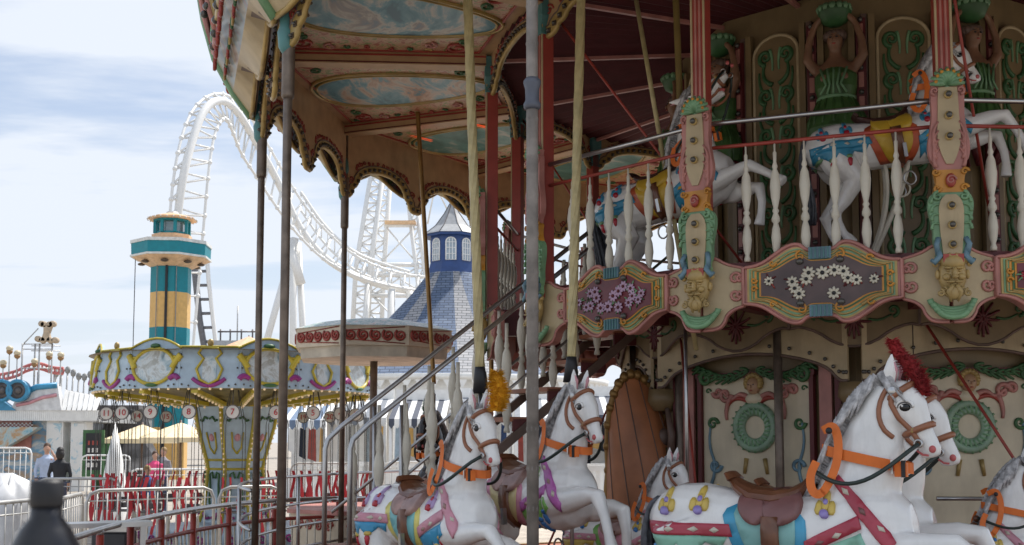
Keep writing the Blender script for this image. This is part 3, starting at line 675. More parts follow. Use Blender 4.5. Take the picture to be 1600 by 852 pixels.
for i in range(10):
    a = aU+i*pi/5
    if i == 0: u0 = put(upanel(), 'scroll_panel', a, RU-.02, zD)
    else: o = u0.copy(); COL.objects.link(o); o.location = ((RU-.02)*cos(a), (RU-.02)*sin(a), zD); o.rotation_euler = (0, 0, a+pi/2)
    a += pi/10; r_ = RU+.03
    if i == 0: s0 = put(ustrip(), 'bulb_strips', a, r_, zD)
    else: o = s0.copy(); COL.objects.link(o); o.location = (r_*cos(a), r_*sin(a), zD); o.rotation_euler = (0, 0, a+pi/2)
# ---------------------------------------------------------------- sculpted bodies: overlapping lofts fused by a voxel remesh
def loft(mb, secs, m, n=16):
    """secs: (x, y, z, half height in the xz-plane normal, half width along y)"""
    k = len(secs); vs = []; fs = []
    for i, s in enumerate(secs):
        a = Vector(secs[max(i-1, 0)][:3]); c = Vector(secs[min(i+1, k-1)][:3]); d = (c-a); d.y = 0; d.normalize(); nn = Vector((-d.z, 0, d.x)); p = Vector(s[:3])
        for j in range(n): t = 2*pi*j/n; q = p+nn*(s[3]*sin(t))+Vector((0, 1, 0))*(s[4]*cos(t)); vs.append(tuple(q))
    for i in range(k-1):
        for j in range(n): fs.append((i*n+j, i*n+(j+1) % n, (i+1)*n+(j+1) % n, (i+1)*n+j))
    fs.append(tuple(range(n-1, -1, -1))); fs.append(tuple((k-1)*n+j for j in range(n)))
    mb.add(vs, fs, m)
def fuse(mb, vox, smooth=5, name='body', mats=None):
    bm = bmesh.new(); me0 = mb.mesh('tmp'); bm.from_mesh(me0); bmesh.ops.recalc_face_normals(bm, faces=bm.faces); bm.to_mesh(me0); bm.free()
    o = bpy.data.objects.new('tmp', me0); COL.objects.link(o)
    r = o.modifiers.new('r', 'REMESH'); r.mode = 'VOXEL'; r.voxel_size = vox; r.use_smooth_shade = True
    s = o.modifiers.new('s', 'SMOOTH'); s.factor = .5; s.iterations = smooth
    dg = bpy.context.evaluated_depsgraph_get(); me = bpy.data.meshes.new_from_object(o.evaluated_get(dg)); me.name = name
    bpy.data.objects.remove(o); me.materials.clear()
    for p in me.polygons: p.use_smooth = True; p.material_index = 0
    for m in (mats or []): me.materials.append(m)
    return me
def bvh_of(me):
    return BVHTree.FromPolygons([v.co[:] for v in me.vertices], [tuple(p.vertices) for p in me.polygons])
def decal(bvh, pts, side, off, step=.028, thick=.012):
    """polygon in (x,z), draped on the side (y sign) of a body; returns (verts, faces)"""
    from mathutils.geometry import delaunay_2d_cdt
    P = []
    k = len(pts)
    for i in range(k):
        a = Vector(pts[i]); c = Vector(pts[(i+1) % k]); n = max(1, int((c-a).length/step))
        for j in range(n): P.append(a.lerp(c, j/n))
    nb = len(P); x0 = min(p.x for p in P); x1 = max(p.x for p in P); z0 = min(p.y for p in P); z1 = max(p.y for p in P)
    def inside(x, z):
        r = False
        for i in range(nb):
            a = P[i]; c = P[i-1]
            if (a.y > z) != (c.y > z) and x < (c.x-a.x)*(z-a.y)/(c.y-a.y)+a.x: r = not r
        return r
    x = x0+step/2
    while x < x1:
        z = z0+step/2
        while z < z1:
            if inside(x, z) and min((Vector((x, z))-q).length for q in P) > step*.45: P.append(Vector((x, z)))
            z += step
        x += step
    vv, ee, ff, _, _, _ = delaunay_2d_cdt(P, [], [list(range(nb))], 1, 1e-5)
    out = []; inner = []; ok = []
    for q in vv:
        h, n, i, d = bvh.ray_cast(Vector((q.x, side*2, q.y)), Vector((0, -side, 0)))
        if h is None: ok.append(False); out.append((q.x, 0, q.y)); inner.append((q.x, 0, q.y)); continue
        ok.append(True)
        if n.y*side < 0: n = -n
        out.append(tuple(h+n*off)); inner.append(tuple(h-n*thick))
    m = len(out); fs = [f for f in ff if all(ok[i] for i in f)]
    cnt = {}
    for f in fs:
        for i in range(len(f)):
            e = (f[i], f[(i+1) % len(f)]); cnt[e] = 1
    sk = [(a, b) for (a, b) in cnt if (b, a) not in cnt]
    fo = [tuple(f) for f in fs]+[(b, a, a+m, b+m) for a, b in sk]
    if side > 0: fo = [f[::-1] for f in fo]
    return out+inner, fo
HORSE = {}
def horse_body(pose):
    if pose in HORSE: return HORSE[pose]
    b = MB(); W_ = M['white']
    loft(b, [(-.77,0,.95,.07,.07),(-.72,0,.93,.15,.14),(-.62,0,.91,.20,.20),(-.48,0,.89,.225,.225),(-.3,0,.87,.215,.225),(-.05,0,.85,.21,.215),(.2,0,.85,.225,.22),(.38,0,.87,.25,.215),(.52,0,.90,.245,.19),(.62,0,.92,.19,.15),(.68,0,.93,.10,.09)], W_, 20)
    if pose != 'tossed':
        loft(b, [(.34,0,.92,.22,.16),(.40,0,1.08,.215,.145),(.45,0,1.22,.19,.12),(.48,0,1.34,.165,.10),(.505,0,1.45,.135,.085),(.54,0,1.54,.112,.075),(.585,0,1.60,.085,.065)], W_, 18)
        HL = lambda L_: [(.60+(a-.60)*.82, y, 1.60+(z-1.60)*.82, h*.84, w_*.86) for a, y, z, h, w_ in L_]
        loft(b, HL([(.56,0,1.63,.06,.055),(.60,0,1.60,.105,.082),(.64,0,1.54,.128,.088),(.685,0,1.47,.122,.082),(.72,0,1.40,.098,.068),(.755,0,1.335,.075,.056),(.79,0,1.27,.066,.052),(.815,0,1.225,.06,.05),(.825,0,1.19,.035,.035)]), W_, 18)
        b.ball((.60,0,1.485), (.075,.075,.085), W_, 12, 8)     # jowl
        b.ball((.74,0,1.285), (.035,.036,.03), W_, 10, 6)
        HX = 0
    else:
        loft(b, [(.34,0,.92,.22,.16),(.36,0,1.10,.21,.14),(.36,0,1.26,.18,.12),(.37,0,1.40,.155,.10),(.41,0,1.52,.135,.088),(.47,0,1.60,.11,.078)], W_, 18)
        loft(b, [(.38,0,1.64,.07,.06),(.46,0,1.64,.11,.082),(.54,0,1.66,.11,.08),(.62,0,1.69,.08,.062),(.70,0,1.735,.055,.052),(.76,0,1.765,.045,.045),(.785,0,1.775,.03,.03)], W_, 18)
        loft(b, [(.52,0,1.60,.05,.06),(.60,0,1.595,.04,.05),(.68,0,1.605,.032,.042),(.73,0,1.615,.025,.035)], W_, 14)
    # legs
    def leg(p): 
        b.tube([q[:3] for q in p], [q[3] for q in p], W_, 12)
    for s, dx in ((1, 0), (-1, .06)):
        leg([(-.56, s*.12, .88, .17), (-.5, s*.14, .70, .15), (-.46+dx, s*.14, .55, .105), (-.58+dx, s*.13, .40, .068), (-.68+dx, s*.13, .30, .055), (-.66+dx, s*.13, .20, .036), (-.63+dx, s*.13, .10, .034), (-.60+dx, s*.13, .06, .045), (-.57+dx, s*.13, .0, .055)])
    if pose == 'leap':
        leg([(.44, -.12, .85, .13), (.62, -.13, .86, .09), (.82, -.13, .90, .066), (.92, -.13, .90, .058), (.99, -.13, .76, .038), (1.03, -.13, .64, .036), (1.05, -.13, .58, .045), (1.07, -.13, .52, .052)])
        leg([(.44, .12, .82, .13), (.62, .13, .78, .09), (.80, .13, .80, .066), (.90, .13, .79, .055), (.93, .13, .64, .038), (.93, .13, .54, .036), (.92, .13, .47, .045), (.91, .13, .41, .052)])
    else:
        leg([(.46, -.12, .82, .13), (.60, -.13, .80, .085), (.78, -.13, .83, .062), (.90, -.13, .84, .055), (1.0, -.13, .76, .04), (1.09, -.13, .68, .036), (1.13, -.13, .64, .045), (1.18, -.13, .60, .05)])
        leg([(.44, .12, .80, .13), (.60, .13, .72, .085), (.76, .13, .72, .062), (.84, .13, .71, .055), (.84, .13, .58, .038), (.81, .13, .47, .036), (.79, .13, .42, .045), (.77, .13, .37, .052)])
    me = fuse(b, .0125, 6, 'horse_body', [W_])
    HORSE[pose] = (me, bvh_of(me)); return HORSE[pose]
DEC = {}
def dec_cached(key, bvh, pts, off, step):
    if key not in DEC: DEC[key] = [decal(bvh, pts, s, off, step) for s in (1, -1)]
    return DEC[key]
def rot2(p, c, a): x, z = p[0]-c[0], p[1]-c[1]; return (c[0]+x*cos(a)-z*sin(a), c[1]+x*sin(a)+z*cos(a))
mane_m = mat('grey_mane', (.46, .455, .46), .45, var=.35, scale=30, dirt=.3)
tail_m = mat('slate_tail', (.06, .065, .08), .45, var=.35, scale=30)
leath = mat('brown_leather', (.15, .055, .025), .35, var=.25, coat=.3); leathm = mat('tan_leather', (.30, .12, .06), .35, var=.2)
hoofm = mat('hoof', (.07, .05, .04), .4); eyem = mat('glass_eye', (.01, .01, .01), .08); strapm = mat('orange_webbing', (.75, .17, .02), .55, var=.1)
seatp = mat('dusty_pink_seat', (.36, .22, .19), .35, var=.3); purple = mat('purple_jewel', (.30, .24, .55), .2); yel = mat('yellow_trim', (.62, .45, .10), .35); redj = mat('red_jewel', (.45, .03, .05), .2)
PAL = {
 'front': dict(body=M['white'], cloth=mat('aqua_cloth', (.22, .46, .44), .35), edge=mat('sky_blue_edge', (.06, .33, .52), .3), band=mat('crimson_band', (.42, .05, .08), .3), hip=yel, drop=purple, seat=leath, flap=mat('mauve_leather', (.20, .09, .085), .35), skirt=mat('mint_skirt', (.26, .55, .42), .35), tip=mat('cornflower', (.10, .33, .60), .3)),
 'left': dict(body=M['white'], cloth=mat('pale_aqua_cloth', (.20, .50, .52), .35), edge=mat('lemon_edge', (.68, .60, .16), .35), band=mat('rose_band', (.60, .27, .34), .3), hip=mat('lilac', (.42, .30, .52), .35), drop=redj, seat=leath, flap=seatp, skirt=mat('bright_blue_skirt', (.05, .32, .55), .35), tip=yel),
 'inner': dict(body=M['white'], cloth=mat('butter_cloth', (.62, .52, .26), .35), edge=mat('rose_edge', (.60, .25, .35), .35), band=mat('magenta_band', (.48, .14, .42), .3), hip=mat('apple_green', (.22, .50, .12), .35), drop=mat('blue_jewel', (.05, .2, .5), .2), seat=leath, flap=seatp, skirt=mat('apple_green', (.22, .50, .12), .35), tip=mat('blue_jewel', (.05, .2, .5), .2)),
 'upper': dict(body=M['white'], cloth=mat('saffron_cloth', (.60, .38, .04), .35), edge=mat('vermilion_edge', (.50, .10, .04), .35), band=mat('azure_band', (.05, .28, .45), .3), hip=mat('azure_band', (.05, .28, .45), .3), drop=redj, seat=mat('dark_leather', (.06, .025, .02), .35), flap=mat('saffron_cloth', (.60, .38, .04), .35), skirt=mat('azure_band', (.05, .28, .45), .3), tip=M['green']),
 'pony': dict(body=M['white'], cloth=mat('rose_band', (.60, .27, .34), .3), edge=mat('apple_green', (.22, .50, .12), .35), band=mat('rose_band', (.60, .27, .34), .3), hip=yel, drop=mat('blue_jewel', (.05, .2, .5), .2), seat=leath, flap=seatp, skirt=yel, tip=redj),
 'dark': dict(body=mat('black_gloss', (.02, .014, .012), .2), cloth=M['pink'], edge=yel, band=redj, hip=yel, drop=redj, seat=leath, flap=leathm, skirt=M['blue'], tip=yel),
}
def plume_mesh(m, h=.24, r=.062, n=1500, seed=1, lean=(.0, -.06)):
    b = MB(); rnd = random.Random(seed); core = [(lean[0]*t+.02*sin(t*5), 0, h*t) for t in [i/8 for i in range(9)]]
    b.tube(core, [r*.45*(.7+.5*sin(pi*i/8)) for i in range(9)], m, 8)
    vs = []; fs = []
    for i in range(n):
        t = rnd.random(); c = Vector((lean[0]*t+.02*sin(t*5), 0, h*t)); a = rnd.uniform(0, 2*pi); el = rnd.uniform(-.3, .6)
        d = Vector((cos(a)*cos(el), sin(a)*cos(el), sin(el))); ln = r*(.75+.4*sin(pi*min(1, t+.1)))*rnd.uniform(.75, 1.1); q = d.orthogonal().normalized()*.0045
        k = len(vs); vs += [tuple(c-q+d*r*.2), tuple(c+q+d*r*.2), tuple(c+d*ln)]; fs.append((k, k+1, k+2))
    b.add(vs, fs, m); return b
def make_horse(pal, pose, label, loc, rz, scale=1., pitch=0., straps=True, plume=None, pole=None, group='carved horses on the carousel', nodetail=False, name='carousel_horse'):
    P = PAL[pal]; me, bvh = horse_body(pose); tossed = pose == 'tossed'
    root = thing(name, label, 'carousel horse', loc, rz, group); root.scale = (scale,)*3; root.rotation_euler = (0, pitch, rz)
    bo_ = bpy.data.objects.new('body', me); COL.objects.link(bo_); bo_.parent = root
    if P['body'] is not M['white']: bo_.data = me.copy(); bo_.data.materials.clear(); bo_.data.materials.append(P['body'])
    def D(mb, key, pts, m, off=.006, step=.028):
        for vs, fs in dec_cached(pose+key, bvh, pts, off, step): mb.add(vs, fs, m, None, True)
    # blanket with edge, flaps and saddle
    c = MB()
    outer = smoothpoly([(-.30, 1.02), (.16, 1.0), (.19, .82), (.13, .66), (-.02, .58), (-.16, .64), (-.24, .82)], 2)
    inn = smoothpoly([(-.24, 1.02), (.11, 1.0), (.13, .82), (.08, .71), (-.02, .645), (-.11, .69), (-.175, .84)], 2)
    D(c, 'o', outer, P['edge'], .008); D(c, 'i', inn, P['cloth'], .014); c.build('blanket', root)
    c = MB(); D(c, 'f1', smoothpoly([(-.20, 1.05), (-.05, 1.05), (-.03, .94), (-.08, .89), (-.15, .91), (-.20, .97)], 2), P['flap'], .034); D(c, 'f2', smoothpoly([(-.08, 1.06), (.14, 1.06), (.15, .96), (.10, .91), (.0, .89), (-.05, .93)], 2), P['flap'], .040)
    c.build('saddle_flap', root)
    c = MB(); loft(c, [(-.29,0,1.135,.02,.07),(-.245,0,1.095,.035,.13),(-.16,0,1.045,.055,.165),(-.03,0,1.03,.062,.175),(.07,0,1.05,.055,.155),(.13,0,1.10,.04,.10),(.16,0,1.155,.022,.05)], P['seat'], 14)
    loft(c, [(-.31,0,1.17,.018,.10),(-.28,0,1.135,.022,.13)], P['seat'], 12); c.ball((.17, 0, 1.19), (.028, .04, .03), P['seat'], 10, 6); c.build('saddle', root)
    for s in (-1, 1):
        c = MB(); 
        st = [(-.06, .93), (.035, .93), (.045, .5), (-.03, .5)]; v_, f_ = DEC.setdefault(pose+'st%d' % s, decal(bvh, st, s, .045, .05, .01)); c.add(v_, f_, P['seat'] if P['seat'] is leath else leath, None, True)
        c.bar((.03, s*.262, .66), (.03, s*.27, .78), .03, .035, M['steel']); c.tube([(.03+.05*cos(t), s*.262, .47+.06*sin(t)) for t in [2*pi*i/12 for i in range(12)]], .008, M['steel'], 6, closed=True)
        c.build('stirrup_strap', root)
    # breast collar, hip band, skirts, jewels
    c = MB(); brow = [(.30, 1.13), (.33, 1.17), (.50, .99), (.63, .84), (.60, .78), (.44, .96)]
    D(c, 'b1', brow, P['band'], .012); D(c, 'b2', [(.17, .83), (.17, .76), (.46, .90), (.44, .965)], P['band'], .014)
    D(c, 'h1', [(-.74, .90), (-.74, .835), (-.22, .835), (-.24, .90)], P['band'], .010)
    for i in range(4): q = lerp(-.68, -.32, i/3); D(c, 'hd%d' % i, [(q-.028, .867), (q, .882), (q+.028, .867), (q, .852)], M['ivory'], .014, .03)
    for i, (qx, qz) in enumerate(((.37, 1.085), (.46, .985), (.55, .90), (.25, .825), (.34, .865))): D(c, 'bd%d' % i, [rot2(v, (qx, qz), -.8 if i < 3 else .4) for v in ((qx-.028, qz), (qx, qz+.014), (qx+.028, qz), (qx, qz-.014))], M['ivory'] if i % 2 == 0 else P['flap'], .018, .03)
    c.build('harness_band', root)
    c = MB()
    D(c, 's1', [(-.74, .835), (-.25, .835), (-.29, .77), (-.38, .80), (-.44, .73), (-.52, .79), (-.58, .71), (-.66, .78), (-.72, .74)], P['skirt'], .007)
    D(c, 's2', [(.17, .76), (.46, .88), (.50, .80), (.43, .75), (.41, .80), (.35, .68), (.31, .745), (.25, .63), (.21, .70), (.17, .66)], P['skirt'], .007)
    for i, (qx, qz) in enumerate(((-.44, .735), (-.58, .72), (-.68, .75), (.35, .70), (.25, .65), (.42, .76))):
        D(c, 'c%d' % i, smoothpoly([(qx-.024, qz+.03), (qx+.024, qz+.03), (qx+.022, qz), (qx-.022, qz)], 1), P['tip'], .016, .03); D(c, 'e%d' % i, smoothpoly([(qx-.02, qz), (qx+.02, qz), (qx+.012, qz-.06), (qx, qz-.075), (qx-.012, qz-.06)], 1), P['drop'], .016, .03)
    c.build('tassel_skirt', root)
    c = MB()
    for i, (qx, qz) in enumerate(((-.62, .99), (-.42, 1.0), (.27, 1.0))):
        for j, (ax, az) in enumerate(((0, .06), (-.035, .0), (.035, .0), (0, .02))): D(c, 'j%d%d' % (i, j), smoothpoly([(qx+ax-.02, qz+az-.035), (qx+ax+.02, qz+az-.035), (qx+ax+.016, qz+az+.03), (qx+ax-.016, qz+az+.03)], 1), P['hip'], .012, .03)
        D(c, 'k%d' % i, smoothpoly([(qx-.022, qz-.055), (qx+.022, qz-.055), (qx+.022, qz-.015), (qx-.022, qz-.015)], 2), P['drop'], .024, .03); D(c, 'l%d' % i, smoothpoly([(qx-.012, qz+.01), (qx+.012, qz+.01), (qx+.012, qz+.035), (qx-.012, qz+.035)], 1), P['drop'], .02, .03)
    c.build('jewels', root)
    # head furniture in head space
    def hp(x, y, z):   # canonical head coordinates -> pose
        if not tossed: return (.60+(x-.60)*.82, y*.88, 1.60+(z-1.60)*.82)
        p = Vector((x-.60, 0, z-1.60)); a = rad(84); q = (p.x*cos(a)-p.z*sin(a), p.x*sin(a)+p.z*cos(a)); return (.45+q[0], y, 1.665+q[1])
    H = MB()
    for s in (1, -1):
        ex = hp(.672, s*.0, 1.50); hh, _n, _i, _d = bvh.ray_cast(Vector((ex[0], s*.4, ex[2])), Vector((0, -s, 0)), .5); ey = (hh.y if hh else s*.08); H.ball((ex[0], ey-s*.006, ex[2]), (.030, .014, .022), eyem, 12, 8); H.ball((ex[0]-.012, ey+s*.006, ex[2]+.007), (.006, .004, .006), M['white'], 6, 4)
        H.tube([(ex[0]+.040*cos(t), ey-s*.002, ex[2]+.006+.030*sin(t)) for t in [pi*(i-.5)/8 for i in range(10)]], .009, P['body'], 6); H.tube([(ex[0]+.036*cos(t), ey+s*.002, ex[2]+.002+.023*sin(t)) for t in [pi*(i-.5)/8 for i in range(10)]], .004, M['darksteel'], 5)
    H.build('eyes', root)
    for s in (1, -1):
        e_ = MB(); base = hp(.575, s*.05, 1.66); tip = hp(.60, s*.075, 1.835); loft(e_, [(base[0]-.005, base[1], base[2]-.02, .028, .022), (lerp(base[0], tip[0], .4), lerp(base[1], tip[1], .4), lerp(base[2], tip[2], .4), .034, .022), (lerp(base[0], tip[0], .75), lerp(base[1], tip[1], .75), lerp(base[2], tip[2], .75), .02, .014), (tip[0], tip[1], tip[2], .004, .004)], P['body'], 10)
        e_.tube([(base[0]+.024, base[1]-s*.002, base[2]+.005), (lerp(base[0], tip[0], .45)+.026, base[1]+s*.008, lerp(base[2], tip[2], .45)), (tip[0]+.006, tip[1], tip[2]-.03)], [.008, .014, .004], M['pinkl'], 7); e_.build('ear', root)
    n_ = MB()
    for s in (1, -1): n_.ball(hp(.822, s*.043, 1.240), (.018, .014, .020), mat('pink_nostril', (.55, .12, .12), .35), 9, 6)
    if tossed: n_.ball((.66, 0, 1.64), (.09, .035, .03), mat('pink_nostril', (.55, .12, .12), .35), 10, 6)
    else: n_.tube([hp(.80, -.046, 1.20), hp(.765, -.05, 1.205), hp(.73, -.046, 1.23)], .006, mat('pink_nostril', (.55, .12, .12), .35), 5); n_.tube([hp(.80, .046, 1.20), hp(.765, .05, 1.205), hp(.73, .046, 1.23)], .006, mat('pink_nostril', (.55, .12, .12), .35), 5)
    n_.build('nostrils', root)
    # bridle: rings of strap around the head
    B = MB()
    def ring(pts, r=.010, m_=leathm, closed=True):
        q_ = [Vector(hp(*q)) for q in pts]
        if closed:
            c_ = sum(q_, Vector())/len(q_); o_ = []
            for q in q_:
                d_ = (q-c_).normalized(); h_, n2, i_, l_ = bvh.ray_cast(c_, d_, .25); o_.append(h_+d_*.004 if h_ and (h_-c_).length < 1.18*(q-c_).length else q)
        else:
            o_ = []
            q_ = [q_[i].lerp(q_[i+1], t_/5) for i in range(len(q_)-1) for t_ in range(5)]+[q_[-1]]
            for q in q_:
                sg = 1 if q.y > 0 else -1; h_, n2, i_, l_ = bvh.ray_cast(Vector((q.x, sg*.4, q.z)), Vector((0, -sg, 0)), .5); o_.append(h_+Vector((0, sg*.004, 0)) if h_ and h_.y*sg > .035 else q)
        B.tube([tuple(q) for q in o_], r*1.35, m_, 6, closed=closed)
    def oval(cx, cz, dx, dz, wy, n=20):   # loop round the head, through direction (dx,dz)
        return [(cx+dx*cos(2*pi*i/n), wy*sin(2*pi*i/n), cz+dz*cos(2*pi*i/n)) for i in range(n)]
    ring(oval(.745, 1.365, .092, .038, .072), .013); ring(oval(.635, 1.595, .075, .055, .092), .013)
    for s in (1, -1):
        ring([(.60, s*.088, 1.62), (.59, s*.098, 1.52), (.635, s*.096, 1.43), (.70, s*.082, 1.36), (.755, s*.066, 1.27)], .011, closed=False)
        ring(smooth3([(.57, s*.09, 1.63), (.525, s*.10, 1.55), (.51, s*.10, 1.45), (.54, s*.10, 1.36), (.60, s*.09, 1.31)], 2)[::2], .010, closed=False)
        B.ball(hp(.60, s*.095, 1.605), (.026, .010, .026), M['steel'], 10, 6); B.tube([hp(.745+.022*cos(t), s*.072, 1.275+.022*sin(t)) for t in [2*pi*i/12 for i in range(12)]], .007, M['steel'], 6, closed=True)
        B.ball(hp(.715, s*.07, 1.355), (.014, .008, .014), M['gold'], 8, 5)
    B.ball(hp(.70, 0, 1.585), (.02, .03, .03), P['drop'], 8, 6); B.ball(hp(.725, 0, 1.55), (.015, .024, .022), P['tip'], 8, 6); B.build('bridle', root)
    R_ = MB()
    for s in (1, -1):
        a_ = Vector(hp(.745, s*.08, 1.27)); z_ = Vector((.17, s*.05, 1.20)); R_.tube([tuple(a_.lerp(z_, t)+Vector((0, s*.16*sin(pi*t)**.7, -.13*sin(pi*t)))) for t in [i/14 for i in range(15)]], .012, mat('dark_rein', (.02, .035, .03), .4), 6)
    R_.build('reins', root)
    # mane: many tapered locks along the crest
    mn = MB(); rnd = random.Random(len(label)); crest = [(.20, 1.12), (.235, 1.22), (.27, 1.32), (.315, 1.42), (.375, 1.52), (.44, 1.60), (.51, 1.66), (.57, 1.69)] if not tossed else [(.12, 1.10), (.14, 1.24), (.18, 1.38), (.235, 1.50), (.29, 1.60), (.35, 1.69), (.40, 1.73), (.44, 1.75)]
    for i in range(96):
        t = i/95*(len(crest)-1); j = min(int(t), len(crest)-2); p = Vector(crest[j]).lerp(Vector(crest[j+1]), t-j); s = 1 if i % 2 else -1
        ln = rnd.uniform(.12, .21); d = Vector((-.5, -.75)) if i < 86 else Vector((.5, -.6))
        mn.tube([(p.x+.03, s*.012, p.y-.03), (p.x+d.x*ln*.15-.01, s*.05, p.y+.02), (p.x+d.x*ln*.6, s*(.08), p.y+d.y*ln*.6), (p.x+d.x*ln*1.05+rnd.uniform(-.02, .02), s*rnd.uniform(.075, .09), p.y+d.y*ln*1.2)], [.013, .015, .012, .003], mane_m, 6)
    mn.build('mane', root)
    tl = MB()
    for i in range(34):
        a = rnd.uniform(-1, 1); b_ = rnd.uniform(-1, 1); pp = bez([(-.72, a*.03, 1.0+.02*b_), (-.83, a*.06, 1.05+.03*b_), (-.86+.02*b_, a*.09, .70), (-.74+.05*b_, a*.06, .55), (-.84+.06*b_, a*.05, .25)], 14); tl.tube(pp, [.016*(1-.75*abs(k/14-.35)) for k in range(15)], tail_m, 6)
    tl.build('tail', root)
    if straps:
        b = MB()
        def flat(pts, w_=.034, s_=1): 
            v = []; f = []
            for i, p in enumerate(pts):
                p = Vector(p); d = Vector(pts[min(i+1, len(pts)-1)])-Vector(pts[max(i-1, 0)]); nn = Vector((0, 1 if p.y > 0 else -1, 0)) if abs(p.y) > .02 else Vector((1, 0, 0)); q = d.cross(nn).normalized()*w_; v += [tuple(p+q), tuple(p-q)]
            for i in range(len(pts)-1): f.append((2*i, 2*i+1, 2*i+3, 2*i+2))
            m = len(v); v += [tuple(Vector(q)+Vector((.004, 0, .004))) for q in v]; f += [tuple(m+k for k in g[::-1]) for g in f]; b.add(v, f, strapm)
        if tossed: ringp = [(.36+.21*cos(t), .135*sin(t), 1.28+.05*cos(t)) for t in [2*pi*i/22 for i in range(23)]]
        else: ringp = [(.445+.235*cos(t), .137*sin(t), 1.235-.05*cos(t)+.02) for t in [2*pi*i/22 for i in range(23)]]
        vs = []; fs = []
        for i, p in enumerate(ringp[:-1]): vs += [(p[0], p[1], p[2]+.028), (p[0], p[1], p[2]-.028), (p[0]*.99+.004, p[1]*.965, p[2]-.028), (p[0]*.99+.004, p[1]*.965, p[2]+.028)]
        n = 22
        for i in range(n):
            j = (i+1) % n
            for q in range(4): fs.append((4*i+q, 4*i+(q+1) % 4, 4*j+(q+1) % 4, 4*j+q))
        b.add(vs, fs, strapm)
        for s in (-1, 1):
            loop = [(.22, s*.05, 1.08), (.15, s*.07, 1.13), (.17, s*.09, 1.24), (.27, s*.14, 1.22)] if s < 0 else [(.22, s*.1, 1.15), (.25, s*.12, 1.25)]
            flat(smooth3([(.24, s*.09, 1.40), (.30, s*.11, 1.43), (.33, s*.125, 1.36), (.33, s*.14, 1.25), (.29, s*.16, 1.13), (.24, s*.165, 1.06), (.19, s*.15, 1.08), (.175, s*.13, 1.16), (.21, s*.125, 1.235)], 2), .021)
        b.cbox((.64, -.10, 1.20), (.06, .04, .07), strapm); b.ball((.29, -.15, 1.40), (.018, .012, .018), M['black'], 9, 6); b.cbox((.655, -.118, 1.205), (.02, .02, .085), M['black']); b.cbox((.60, -.125, 1.215), (.012, .012, .07), M['steel'])
        b.build('neck_strap', root)
    if plume:
        pm = plume_mesh(plume[0], h=plume[1], r=plume[2], lean=plume[3]).build('plume', root); pm.location = plume[4] if len(plume) > 4 else hp(.63, 0, 1.66)
    if pole: b = MB(); b.tube([(0.02, 0, -.6), (0.02, 0, 1.1)], .022, M['brass'], 10); b.tube([(.02, 0, 1.1), (.02, 0, pole)], .022, M['brass'], 10); b.build('pole', root)
    return root
def ringpos(r, deg, z): a = rad(deg); return (CX+r*cos(a), CY+r*sin(a), z)
def facing(deg): return rad(deg)+pi/2     # rides run anticlockwise
redp = mat('red_plume', (.28, .014, .016), .8, var=.3); yelp = mat('yellow_plume', (.75, .36, .01), .8, var=.2); grnp = mat('green_plume', (.03, .16, .02), .8, var=.3)
zH = .36
h1 = make_horse('front', 'leap0', 'big white horse at lower right with crimson breast band, aqua blanket and red plume', ringpos(4.72, 247.4, zH), facing(247.4)-rad(9), .96, 0, plume=(redp, .29, .062, (-.13, 0), (.735, 0, 1.58)))
h2 = make_horse('inner', 'leap', 'white horse hidden behind the big crimson banded horse, only its face showing', ringpos(4.05, 248.0, zH-.09), facing(248.0)-rad(6), .99, straps=False)
h3 = make_horse('left', 'leap0', 'white horse on the left with rose band, lemon edged blanket and yellow plume', ringpos(4.75, 217.5, zH+.01), facing(217.5), .895, plume=(yelp, .26, .085, (.02, 0), (.80, 0, 1.64)))
h4 = make_horse('inner', 'leap', 'white horse with magenta breast band beside the fluted grey post', ringpos(3.95, 217.8, zH+.13), facing(217.8), .91)
h5 = make_horse('pony', 'leap', 'small white pony with orange neck strap behind the big horse tail', ringpos(2.85, 214, zH-.08), facing(214)+rad(12), .74)
h6 = make_horse('dark', 'leap', 'glossy black horse with green plume seen through the stair balusters', ringpos(4.35, 152, zH), facing(152), .95, plume=(grnp, .26, .07, (-.05, 0)))
h7 = make_horse('upper', 'leap', 'white horse with saffron blanket leaping on the upper deck behind the rail', ringpos(2.45, 260, zD+.26), facing(260), .80, rad(-8))
h8 = make_horse('upper', 'tossed', 'upper deck white horse tossing its head back with open mouth', ringpos(2.6, 222, zD+.0), facing(222)+rad(10), .84, rad(-10), pole=3.2)
h9 = make_horse('pony', 'leap', 'low white horse cut by the right picture edge', ringpos(3.0, 262.5, .24), facing(262.5), .77)
s_ = MB(); 
for y in (-.06, .06): s_.tube(bez([(.10, y, .72), (.0, y, .35), (-.25, y, .05), (-.55, y*2, -.45)], 14), .02, M['ivory'], 8); s_.tube(bez([(-.12, y, .68), (-.10, y, .3), (-.3, y, -.1), (-.62, y*2, -.45)], 14), .018, M['ivory'], 8)
s_.tube([(-.02+.07*cos(t), -.09, .42+.07*sin(t)) for t in [2*pi*i/18 for i in range(18)]], .009, M['ivory'], 6, closed=True); s_.build('curved_stand', h7)
